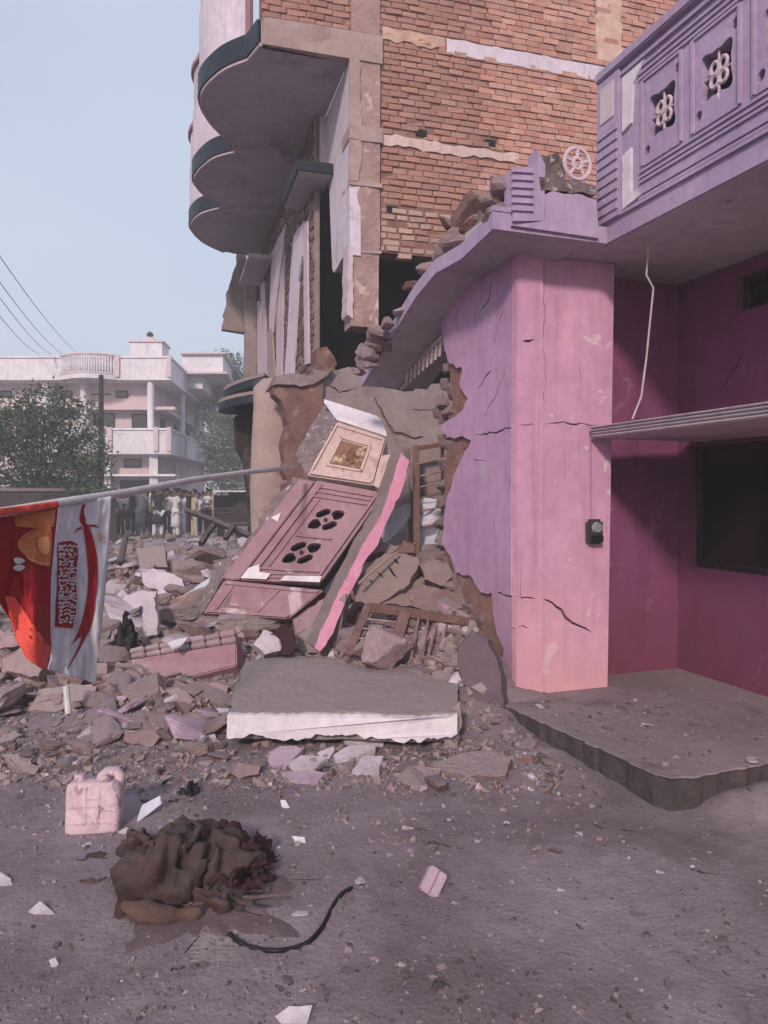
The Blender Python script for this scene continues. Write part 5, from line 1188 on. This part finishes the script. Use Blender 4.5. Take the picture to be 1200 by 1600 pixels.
for m_, f_ in (('stone', 1), ('rubbrown', .5), ('stonepink', .35), ('concrete', .9), ('rubwhite', .15)):
    acc = MB()
    bits(int(360*f_), [(165, 850), (480, 850), (430, 1010), (165, 1010)], .04, .26, m_, acc)
    bits(int(260*f_), [(165, 832), (410, 832), (400, 870), (165, 870)], .05, .3, m_, acc)
    bits(int(420*f_), [(-30, 930), (210, 930), (230, 1110), (-30, 1110)], .03, .2, m_, acc)
    bits(int(600*f_), [(150, 1040), (380, 1040), (360, 1150), (140, 1150)], .02, .13, m_, acc)
    bits(int(500*f_), [(550, 850), (720, 870), (790, 1095), (500, 1030)], .025, .17, m_, acc)
    bits(int(300*f_), [(380, 960), (560, 960), (560, 1030), (380, 1030)], .02, .13, m_, acc)
    bits(int(1100*f_), [(-30, 1100), (800, 1100), (880, 1240), (-30, 1230)], .012, .075, m_, acc)
    bits(int(420*f_), [(-30, 1190), (900, 1190), (1000, 1330), (-30, 1330)], .008, .04, m_, acc)
    bits(int(260*f_), [(-30, 1300), (1220, 1300), (1220, 1600), (-30, 1600)], .005, .028, m_, acc, 4)
    struct('rubble_bits', acc, m_, kind='stuff')
# bits on the plinth
for i in range(26):
    me = random.choice(kinds[random.choice(['stone', 'concrete', 'rubwhite'])]); o = link('loose_stone', me); s = rnd(.015, .07); o.scale = (s, s*.8, s*.5); o.rotation_euler = euler(.2)
    while True:
        x, y = rnd(2.5, 4.2), rnd(2.9, 4.55)
        if plinside(x, y): break
    o.location = (x, y, .165+s*.06); q_ = o.location-O; d_ = q_.dot(F); kk = me.materials[0].name; kk = {v_.name: k_ for k_, v_ in M.items()}[kk]; tag(o, describe(600+FOC*q_.dot(R)/d_, 770-FOC*q_.z/d_, kk, s*FOC/d_, (1, .8, .5), 'stone', plinth_marks), 'stone', 'bits on the raised floor')
# rubble on the sagging slab top and behind
for i, (x, y, d, s) in enumerate(((604, 506, 6.5, .10), (592, 530, 6.8, .16), (560, 582, 7.0, .12), (576, 552, 6.8, .14), (700, 400, 5.9, .16), (722, 372, 5.7, .2), (745, 350, 5.4, .2), (775, 320, 5.1, .18), (790, 300, 5.0, .16), (735, 335, 5.7, .22), (765, 345, 5.2, .18), (672, 420, 6.1, .14), (650, 450, 6.2, .14), (625, 488, 6.4, .13), (596, 520, 6.7, .18), (585, 545, 6.9, .2), (572, 565, 6.9, .16), (782, 338, 4.9, .16), (705, 352, 6.0, .18))):
    me = random.choice((kinds['rubwhite']+kinds['stonepink']+stp) if x < 640 else (stn+stp if i % 3 else kinds['rubbrown'])); o = link('rubble_piece', me); o.location = at(x, y, d)
    o.scale = (s*1.3, s, s*.8); o.rotation_euler = euler(.6); kk = {v_.name: k_ for k_, v_ in M.items()}[me.materials[0].name]; tag(o, describe(x, y, kk, s*FOC/d, (1.3, 1, .8), 'lump', slab_marks), 'rubble', 'lumps on the sagging roof slab')
# pebbles: stuff
mb = MB()
for _ in range(26000):
    px = rnd(-40, 1240); py = 1130+rnd(0, 1)**1.1*500
    if random.random() < .35: px, py = rnd(-30, 760), rnd(1000, 1240)
    r_ = ray(px, py); t = (CAMH)/-r_.z; p = O+r_*t
    t2 = (CAMH-H(p.x, p.y))/-r_.z; p = O+r_*t2; z = H(p.x, p.y)
    if plinside(p.x, p.y):
        if p.x > 4.2 or p.y > 4.6 or not plinside(p.x-.05, p.y-.05): continue
        z = .162
    elif plinside(p.x+.07, p.y+.07): continue
    if random.random() > .32+1.6*max(0, noise.noise(V((p.x*1.3, p.y*1.3, 4)))+.12): continue
    s = rnd(.0018, .006)*(1+3.2*random.random()**8)*(1 if py > 1250 else 1.8)
    a = rnd(0, 6.28); P = [p.xy.to_3d()+V((math.cos(a+i*1.57)*s*rnd(.6, 1.4), math.sin(a+i*1.57)*s*rnd(.6, 1.4), z-s*.2)) for i in range(4)]
    P = [V((q.x, q.y, z-s*.2)) for q in P]+[V((p.x+rnd(-.4, .4)*s, p.y+rnd(-.4, .4)*s, z+s*rnd(.2, .55))), V((p.x+rnd(-.6, .6)*s, p.y+rnd(-.6, .6)*s, z+s*rnd(.2, .55)))]
    mb.add(P, [(0, 1, 4), (1, 2, 5), (1, 5, 4), (2, 3, 5), (3, 0, 4), (3, 4, 5)])
o = struct('gravel', mb, 'pebble', kind='stuff')
# timbers in the far rubble
for pts, r_, lab_ in (([(292, 798, 14), (330, 812, 13), (392, 838, 12)], .06, 'long dark beam slanting down across the far rubble'), ([(340, 814, 13), (322, 836, 12.6), (314, 850, 12.4)], .06, 'short dark post propping the slanting beam'), ([(295, 775, 20), (294, 832, 20)], .07, 'upright dark stake before the crowd'), ([(196, 840, 13), (188, 880, 11)], .05, 'thin leaning stake in the left far rubble'), ([(365, 822, 12.2), (352, 842, 12)], .05, 'stubby dark timber near the fallen pillar')):
    mb = MB(); mb.tube([at(*p) for p in pts], r_, 6); solo('timber', mb, 'darkwood', lab_, 'timber')

# ------------------------------------------------------------------ far white building
wb = thing('white_building', 'large white three storey house with long balconies beyond the crowd', 'building', at(265, 816, 40))
aF = math.radians(-5.8); bdir = (F*math.cos(aF)+R*math.sin(aF)).normalized(); W0 = at(265, 770, 40); W0.z = 0
def Wp(a, b, z): return W0-R*a+bdir*b+UP*z
def wbox(mb, a0, a1, b0, b1, z0, z1): mb.hexa([Wp(a0, b0, z0), Wp(a1, b0, z0), Wp(a1, b1, z0), Wp(a0, b1, z0)], UP*(z1-z0))
mb = MB(); wbox(mb, 1.2, 14, 1.3, 22, 0, 8.0); part('wall', mb, 'farcream', wb)
Z3, Z2 = (7.85, 9.0), (3.85, 5.1)
mb = MB(); wbox(mb, -.05, 14.2, -.02, 23.3, 7.7, 7.86); wbox(mb, -.05, 9, -.02, 23, 3.7, 3.86); part('balcony_slab', mb, 'farwhite', wb)
for (z0, z1), amax in ((Z3, 14.2), (Z2, 5.5)):
    mb = MB(); wbox(mb, 0, amax, 0, .15, z0, z1-.12); wbox(mb, 0, .15, .15, 23.2, z0, z1-.12); pq = part('balcony_parapet', mb, 'farwhite', wb)
    mb = MB(); wbox(mb, -.08, amax, -.08, .22, z1-.11, z1); wbox(mb, -.08, .22, .23, 23.3, z1-.11, z1); part('handrail', mb, 'farwhite', pq)
    for aa in ([0, 2.8, 5.4] if z0 > 6 else [0, .7, 3.2]): mb = MB(); wbox(mb, aa-.1, aa+.14, -.14, -.002, z0, z1+.05); part('post', mb, 'farcream', pq)
    for bb_ in (5, 10, 15, 20): mb = MB(); wbox(mb, -.12, -.002, bb_-.15, bb_+.15, z0, z1+.04); part('post', mb, 'farcream', pq)
# curved balustrade bay on the upper level
def bayc(z0, z1, a0, a1, bulge, nm):
    mb = MB(); mbb = MB(); mr = MB(); P = []
    for i in range(13):
        t = i/12; P.append((a0+(a1-a0)*t, -bulge*math.sin(math.pi*t)))
    mb.prism([Wp(a, b-.05, z0-.15) for a, b in P]+[Wp(a1, .1, z0-.15), Wp(a0, .1, z0-.15)], V((0, 0, .3)))
    mr.tube([Wp(a, b-.02, z1) for a, b in P], .08, 6); mr.tube([Wp(a, b-.02, z0+.15) for a, b in P], .06, 6)
    for i in range(12):
        for k in (0, .5):
            a = P[i][0]+(P[i+1][0]-P[i][0])*k; b = P[i][1]+(P[i+1][1]-P[i][1])*k
            mbb.tube([Wp(a, b-.02, z0+.1), Wp(a, b-.02, (z0+z1)/2), Wp(a, b-.02, z1)], [.03, .07, .03], 6)
    q = part(nm, mb, 'farwhite', wb); part('rail', mr, 'farcream', q); part('baluster', mbb, 'farwhite', q, kind='stuff')
bayc(7.85, 9.0, 2.85, 5.9, .8, 'curved_bay'); bayc(3.85, 5.1, 3.4, 6.6, .8, 'curved_bay')
mb = MB(); wbox(mb, -.2, 14.2, .5, 1.25, 6.15, 6.32); wbox(mb, .4, 1.18, 1.26, 22, 6.15, 6.32); part('sunshade', mb, 'farcream', wb)
mb = MB(); wbox(mb, -.3, 8, .1, 1.25, 2.5, 2.62); part('awning', mb, 'farwhite', wb)
for a, z0, z1, wd in ((1.9, 4.1, 6.0, .9), (3.9, 4.9, 6.05, 1.2), (2.9, 6.9, 7.3, .7), (6.0, 6.9, 7.3, .7), (9.4, 6.9, 7.3, .7), (4.2, 2.85, 3.4, .9), (2.3, 3.0, 3.5, 1.0), (8.2, 4.6, 6.0, 1.2), (10.9, 4.6, 6.0, 1.2), (2.2, .1, 2.3, 1.6), (5.2, .1, 2.3, 1.8), (8.2, .1, 2.3, 1.8)):
    mb = MB(); wbox(mb, a-wd/2, a+wd/2, 1.24, 1.296, z0, z1); wn = part('window', mb, 'black' if z0 < 1 else 'darkwood', wb)
    if z0 > 1: mb = MB(); wbox(mb, a-wd/2+.07, a+wd/2-.07, 1.22, 1.238, z0+.07, z1-.07); part('pane', mb, 'glassdark', wn)
for b, z0, z1 in ((4, 4.2, 6.0), (8.5, 4.2, 6.0), (13, 4.2, 6), (17, 4.2, 6), (5, 1, 2.3), (12, 1, 2.3)):
    mb = MB(); wbox(mb, 1.12, 1.19, b-.6, b+.6, z0, z1); wn = part('window', mb, 'darkwood', wb)
for a, b in ((1.1, .35), (4.8, .5), (6.9, .5), (.35, 6), (.35, 12)):
    mb = MB(); c = Wp(a, b, 0); mb.tube([c+UP*3.86, c+UP*7.7], .18, 10); part('column', mb, 'farwhite', wb)
for a, b in ((1.0, .6), (3.6, .6), (6.8, .6), (.6, 8)):
    mb = MB(); c = Wp(a, b, 0); mb.bb(c-V((.22, .22, 0)), c+V((.22, .22, 3.7))); part('column', mb, 'farwhite', wb)
mb = MB(); wbox(mb, .8, 2.6, 2, 4, 8.0, 10.15); tk = part('roof_room', mb, 'farwhite', wb)
mb = MB(); wbox(mb, .7, 2.7, 1.9, 4.1, 10.15, 10.25); mb.rings([[Wp(1.7+math.cos(t)*r, 3+math.sin(t)*r, z) for t in [i*math.pi/6 for i in range(12)]] for r, z in ((.65, 10.25), (.5, 10.45), (.25, 10.6), (.12, 10.65))]); part('dome_cap', mb, 'farcream', tk)
mb = MB(); c = Wp(1.7, 3, 10.65); mb.tube([c, c+UP*.12, c+UP*.22, c+UP*.32], [.12, .2, .17, .05], 8); part('finial', mb, 'darkwood', tk)
mb = MB(); wbox(mb, -2.3, .15, 5, 12, 8.9, 10.0); wbox(mb, -1.0, .1, 5.5, 12, 8.0, 8.9); part('roof_room', mb, 'farwhite', wb)
mb = MB(); wbox(mb, -2.6, .25, 4.6, 12.4, 8.78, 8.9); wbox(mb, -2.5, .25, 4.7, 12.3, 10.0, 10.1); part('roof_slab', mb, 'farcream', wb)

# evening haze in the air
hz = MB(); hz.bb((-45, -8, -1.5), (75, 105, 19))
ho = tag(link('haze', hz.mesh('haze', [])), kind='stuff')
hm = bpy.data.materials.new('haze'); hm.use_nodes = True; ht = hm.node_tree; ht.nodes.remove(ht.nodes['Principled BSDF'])
hv = ht.nodes.new('ShaderNodeVolumePrincipled'); hv.inputs['Color'].default_value = (.95, .95, 1, 1); hv.inputs['Density'].default_value = .0055
ht.links.new(hv.outputs[0], ht.nodes['Material Output'].inputs['Volume']); ho.data.materials.append(hm)
# ------------------------------------------------------------------ left wall, pole, wires, trees
mb = MB()
p0, p1 = at(-260, 770, 19), at(182, 770, 24); p0.z = p1.z = -.1; dd = (p1-p0).normalized(); pn = V((-dd.y, dd.x, 0))
mb.hexa([p0, p1, p1+pn*.25, p0+pn*.25], UP*1.85); wl = thing('boundary_wall', 'low dark brown boundary wall under the leafy tree on the left', 'wall', (p0.x, p0.y, 0))
part('wall', mb, 'roadwall', wl); mb = MB(); mb.hexa([p0-pn*.05+UP*1.75, p1-pn*.05+UP*1.75, p1+pn*.3+UP*1.75, p0+pn*.3+UP*1.75], UP*.1); part('coping', mb, 'tan2', wl)
mb = MB(); c = at(158, 770, 27); c.z = 0; mb.tube([c, c+UP*3, c+UP*5.9], [.11, .10, .085], 8); up_ = thing('utility_pole', 'dark slim utility pole in front of the white building', 'pole', c)
part('post', mb, 'darkwood', up_); mb = MB(); mb.tube([c+UP*5.2-R*.35, c+UP*5.2+R*.35], .03, 6); part('cross_arm', mb, 'darkwood', up_)
for i, (a, b, m_) in enumerate((((-60, 312), (122, 552), (40, 447)), ((-60, 356), (100, 555), (30, 468)), ((-60, 380), (82, 555), (16, 478)), ((-60, 412), (62, 553), (4, 492)))):
    mb = MB(); A_, B_ = at(*a, 16), at(*b, 46); P = [A_.lerp(B_, t/10)-UP*(1.4*(t/10)*(1-t/10)) for t in range(11)]; mb.tube(P, .012, 5)
    solo('overhead_wire', mb, 'cable', ['topmost overhead wire crossing the sky', 'second overhead wire from the top', 'third overhead wire from the top', 'lowest overhead wire crossing the sky'][i], 'wire', 'overhead wires in the sky')
def tree(px, py, d, hgt, crowns, nleaf, ls, m, label, name='leafy_tree'):
    c = at(px, 770, d); c.z = 0; root = thing(name, label, 'tree', c)
    mb = MB(); top = c+UP*hgt*.55; mb.tube([c, c+UP*hgt*.25+R*.1, top], [.16, .12, .07], 8)
    cs_ = [(at(x, y, d+rnd(-1, 1)*r*.5), r) for x, y, r in crowns]
    for p, r in cs_: mb.tube([c+UP*hgt*.3, (c+UP*hgt*.3).lerp(p, .6)+UP*.2, p], [.07, .04, .015], 6)
    part('trunk', mb, 'bark', root); mb = MB(); tot = sum(r**2 for _, r in cs_)
    for p, r in cs_:
        for _ in range(int(nleaf*r*r/tot/5)):
            dv = V((random.gauss(0, 1), random.gauss(0, 1), random.gauss(0, 1))).normalized()
            cc_ = p+dv*r*(.55+.5*random.random()**.5)*(1+.35*noise.noise(dv*2.2+p))
            for _ in range(5):
                q = cc_+V((random.gauss(0, 1), random.gauss(0, 1), random.gauss(0, 1)))*ls*1.4
                a = V((random.gauss(0, 1), random.gauss(0, 1), random.gauss(0, .6))).normalized()*ls*rnd(.6, 1.3); b = a.cross(V((rnd(-1, 1), rnd(-1, 1), 1))).normalized()*ls*.4
                mb.add([q-a, q+b, q+a, q-b], [(0, 1, 2, 3)])
    o = part('crown', mb, m, root); return root
tree(60, 700, 23, 4.2, [(30, 672, .95), (70, 642, .85), (112, 668, .9), (20, 722, 1.0), (80, 716, 1.0), (130, 712, .8), (-20, 668, 1.0), (150, 744, .5), (-60, 700, 1.4), (50, 752, .8), (105, 748, .8)], 15000, .085, 'leaf', 'dense dusty green tree in front of the white building')
tree(345, 700, 52, 10, [(345, 606, 1.6), (362, 578, 1.2), (352, 640, 1.6), (372, 620, 1.8), (330, 600, .8)], 7000, .17, 'leafpale', 'tall grey green tree between the white house and the brick building, nearest the white roof')
tree(368, 740, 44, 6, [(362, 690, 1.6), (352, 720, 1.4), (372, 740, 1.5), (348, 745, 1.0), (358, 660, 1.1)], 7000, .14, 'leafpale', 'lower grey green tree beside the crushed balcony')
tree(470, 700, 70, 12, [(420, 680, 5), (380, 700, 4)], 5000, .3, 'leaf', 'dark distant tree mostly hidden behind the brick building')
# ------------------------------------------------------------------ parked truck
tk = thing('parked_truck', 'dark goods truck seen from behind with slatted tailgate right of the crowd', 'truck', at(362, 826, 26)); tk.location.z = 0
tc0 = at(363, 770, 26); tc0.z = 0
def T(a, b, z): return tc0+R*a+F*b+UP*z
def tbox(mb, a0, a1, b0, b1, z0, z1): mb.hexa([T(a0, b0, z0), T(a1, b0, z0), T(a1, b1, z0), T(a0, b1, z0)], UP*(z1-z0))
mb = MB(); tbox(mb, -.68, .68, 0, 3.4, .55, .72); part('deck', mb, 'darkwood', tk)
for i in range(5): mb = MB(); tbox(mb, -.66, .66, -.04, 0.01, .42+i*.14, .53+i*.14); part('tailgate_slat', mb, 'darkwood', tk)
mb = MB()
for a in (-.68, .64): tbox(mb, a, a+.05, 0, 3.4, .72, 1.5)
tbox(mb, -.68, .69, 2.6, 3.4, .72, 1.7); part('body_side', mb, 'black', tk)
mb = MB(); tbox(mb, -.7, .7, -.02, 2.6, 1.63, 1.68); part('roof_rail', mb, 'white', tk, 'thin white roof edge')
mb = MB()
for a in (-.7, .66): mb = MB(); tbox(mb, a, a+.05, -.05, .0, .3, 1.63); part('post', mb, 'tan', tk)
for a in (-.6, .48):
    mb = MB(); mb.tube([T(a, .6, .3), T(a+.14, .6, .3)], .3, 16); part('wheel', mb, 'black', tk)
mb = MB(); mb.tube([T(.25, .3, 1.05), T(.25, .42, 1.05)], .24, 14); part('spare_wheel', mb, 'darkwood', tk)

# ------------------------------------------------------------------ crowd
def skinmesh(nodes, edges, sub=1):
    me = bpy.data.meshes.new('body'); me.from_pydata([n[:3] for n in nodes], edges, []); ob = bpy.data.objects.new('tmp', me); COL.objects.link(ob)
    ob.modifiers.new('sk', 'SKIN'); s = ob.modifiers.new('su', 'SUBSURF'); s.levels = sub; s.render_levels = sub
    for i, n in enumerate(nodes):
        sv = me.skin_vertices[0].data[i]; sv.radius = (n[3], n[4] if len(n) > 4 else n[3]); sv.use_root = (i == 0)
    dg = bpy.context.evaluated_depsgraph_get(); out_ = bpy.data.meshes.new_from_object(ob.evaluated_get(dg)); bpy.data.objects.remove(ob); bpy.data.meshes.remove(me)
    out_.polygons.foreach_set('use_smooth', [True]*len(out_.polygons)); return out_
def person_parts(pose):
    lh, rh = pose['lh'], pose['rh']; le, re = pose['le'], pose['re']; st = pose.get('st', .1)
    N = [(0, 0, .93, .14, .10), (0, 0, 1.12, .12, .09), (0, 0, 1.32, .15, .10), (0, 0, 1.43, .10, .08), (0, 0, 1.50, .048), (0, -.01, 1.58, .075, .085), (0, -.01, 1.67, .07, .08),
         (-.17, 0, 1.39, .055), (*le, .04), (*lh, .03), (.17, 0, 1.39, .055), (*re, .04), (*rh, .03), (-.09, 0, .88, .085), (-st, .02, .48, .055), (-st-.01, .04, .08, .038), (-st-.02, -.10, .035, .035, .03), (.09, 0, .88, .085), (st, -.01, .48, .055), (st+.01, .03, .08, .038), (st+.02, -.11, .035, .035, .03)]
    E = [(0, 1), (1, 2), (2, 3), (3, 4), (4, 5), (5, 6), (3, 7), (7, 8), (8, 9), (3, 10), (10, 11), (11, 12), (0, 13), (13, 14), (14, 15), (15, 16), (0, 17), (17, 18), (18, 19), (19, 20)]
    body = skinmesh(N, E)
    sh = [(0, 0, .90, .155, .125), (0, 0, 1.12, .14, .115), (0, 0, 1.32, .165, .12), (0, 0, 1.44, .09, .08), (-.17, 0, 1.39, .072), ((le[0]-.17)/2, le[1]/2, (le[2]+1.39)/2, .06), (.17, 0, 1.39, .072), ((re[0]+.17)/2, re[1]/2, (re[2]+1.39)/2, .06)]
    shirt = skinmesh(sh, [(0, 1), (1, 2), (2, 3), (3, 4), (4, 5), (3, 6), (6, 7)])
    if pose.get('kurta'):
        mb = MB(); mb.rings([[V((math.cos(a)*rx, math.sin(a)*ry, z)) for a in [i*math.pi/7 for i in range(14)]] for rx, ry, z in ((.16, .12, 1.05), (.17, .13, .9), (.19, .15, .6), (.2, .16, pose['kurta']))]); low = mb.mesh('kurta_skirt', [], True)
    else: low = None
    tr = skinmesh([(0, 0, .92, .15, .12), (-.09, 0, .86, .095), (-st, .02, .48, .075), (-st-.01, .03, .12, .065), (.09, 0, .86, .095), (st, 0, .48, .075), (st+.01, .03, .12, .065)], [(0, 1), (1, 2), (2, 3), (0, 4), (4, 5), (5, 6)])
    hair = skinmesh([(0, .02, 1.68, .070, .078), (0, .03, 1.705, .066, .074), (0, .045, 1.62, .055)], [(0, 1), (0, 2)])
    return body, shirt, low, tr, hair
poses = [dict(le=(-.24, .02, 1.13), lh=(-.25, -.04, .86), re=(.24, .02, 1.13), rh=(.26, -.04, .86)), dict(le=(-.26, .06, 1.14), lh=(-.10, -.16, 1.12), re=(.24, .02, 1.13), rh=(.22, -.10, .92), st=.13),
         dict(le=(-.26, .08, 1.16), lh=(-.06, -.20, 1.2), re=(.26, .08, 1.16), rh=(.06, -.22, 1.18)), dict(le=(-.24, .08, 1.13), lh=(-.1, .14, .95), re=(.24, .08, 1.13), rh=(.1, .14, .95), kurta=.42), dict(le=(-.25, .0, 1.13), lh=(-.26, -.06, .86), re=(.25, .02, 1.14), rh=(.30, -.12, 1.3), kurta=.5, st=.12)]
PP = [person_parts(p) for p in poses]
clr = {'white': (222, 218, 222), 'grey': (150, 146, 152), 'navy': (36, 40, 62), 'beige': (190, 172, 158), 'blue': (120, 140, 176), 'charcoal': (52, 48, 56), 'brown': (96, 74, 66), 'maroon': (92, 42, 48)}
CM = {k: mat('cloth_'+k, v, tuple(int(q*.85) for q in v), 4, .85, .1, 30) for k, v in clr.items()}
crowd = [(176, 25, 0, 'grey', 'charcoal', 'man in grey shirt half hidden by the banner, leftmost of the crowd'), (188, 27, 1, 'white', 'charcoal', 'man in white shirt and dark trousers beside the banner edge'), (199, 29, 2, 'beige', 'navy', 'man in beige shirt with folded arms near the left of the crowd'),
         (210, 27, 0, 'navy', 'charcoal', 'person all in dark navy at the left of the crowd'), (220, 26, 3, 'grey', 'grey', 'man in long grey kurta left of the dark clothed pair'), (230, 30, 1, 'blue', 'navy', 'man in pale blue shirt standing at the back left'),
         (238, 26, 2, 'white', 'navy', 'man in white shirt with folded arms and navy trousers'), (247, 25, 4, 'charcoal', 'white', 'person in charcoal kurta over white trousers'), (254, 29, 0, 'beige', 'charcoal', 'man in beige shirt at the back centre'), (261, 25.5, 1, 'white', 'charcoal', 'tall man in white shirt and charcoal trousers at the front centre'),
         (268, 28, 0, 'white', 'navy', 'man in white shirt and navy trousers just right of the tall man'), (274, 25.5, 3, 'white', 'white', 'man in long white kurta near the centre of the crowd'), (280, 29, 0, 'maroon', 'charcoal', 'person in maroon shirt glimpsed at the back'), (285, 26, 4, 'white', 'white', 'man in white kurta with one raised hand'),
         (291, 28.5, 2, 'grey', 'beige', 'man in grey shirt and beige trousers with folded arms'), (303, 25, 1, 'beige', 'beige', 'man all in beige at the right front of the crowd'), (298, 29, 0, 'white', 'brown', 'man in white shirt and brown trousers behind the beige man'), (310, 27.5, 0, 'white', 'charcoal', 'man in white shirt right of the beige man'),
         (317, 30, 1, 'blue', 'charcoal', 'man in blue shirt at the right back'), (323, 28, 2, 'white', 'navy', 'man in white shirt with folded arms at the right end'), (329, 29, 0, 'beige', 'maroon', 'rightmost person of the crowd next to the dark truck'), (257, 31, 3, 'white', 'white', 'man in white kurta in the back row centre'), (241, 31, 0, 'white', 'charcoal', 'man in white shirt in the back row left of centre'), (226, 31.5, 0, 'white', 'brown', 'man in white shirt in the back row far left')]
for px, d, k, s, t, lab_ in crowd:
    p = at(px, 770, d); p.z = H(p.x, p.y)+.0; r0 = thing('person', lab_, 'person', p, 'onlookers standing before the white building')
    r0.rotation_euler = (0, 0, -YAW+rnd(-1.2, 1.2)); sc = rnd(.9, 1.06); r0.scale = (sc, sc, sc*rnd(.98, 1.04))
    b_, sh_, low_, tr_, hr_ = PP[k]
    for nm, me, m_ in (('body', b_, M['skin']), ('shirt', sh_, CM[s]), ('kurta', low_, CM[s]), ('trousers', tr_, CM[t]), ('hair', hr_, M['hair'])):
        if me is None: continue
        if len(me.materials) == 0: me.materials.append(m_)
        o = link(nm, me); o.parent = r0; o.material_slots[0].link = 'OBJECT'; o.material_slots[0].material = m_
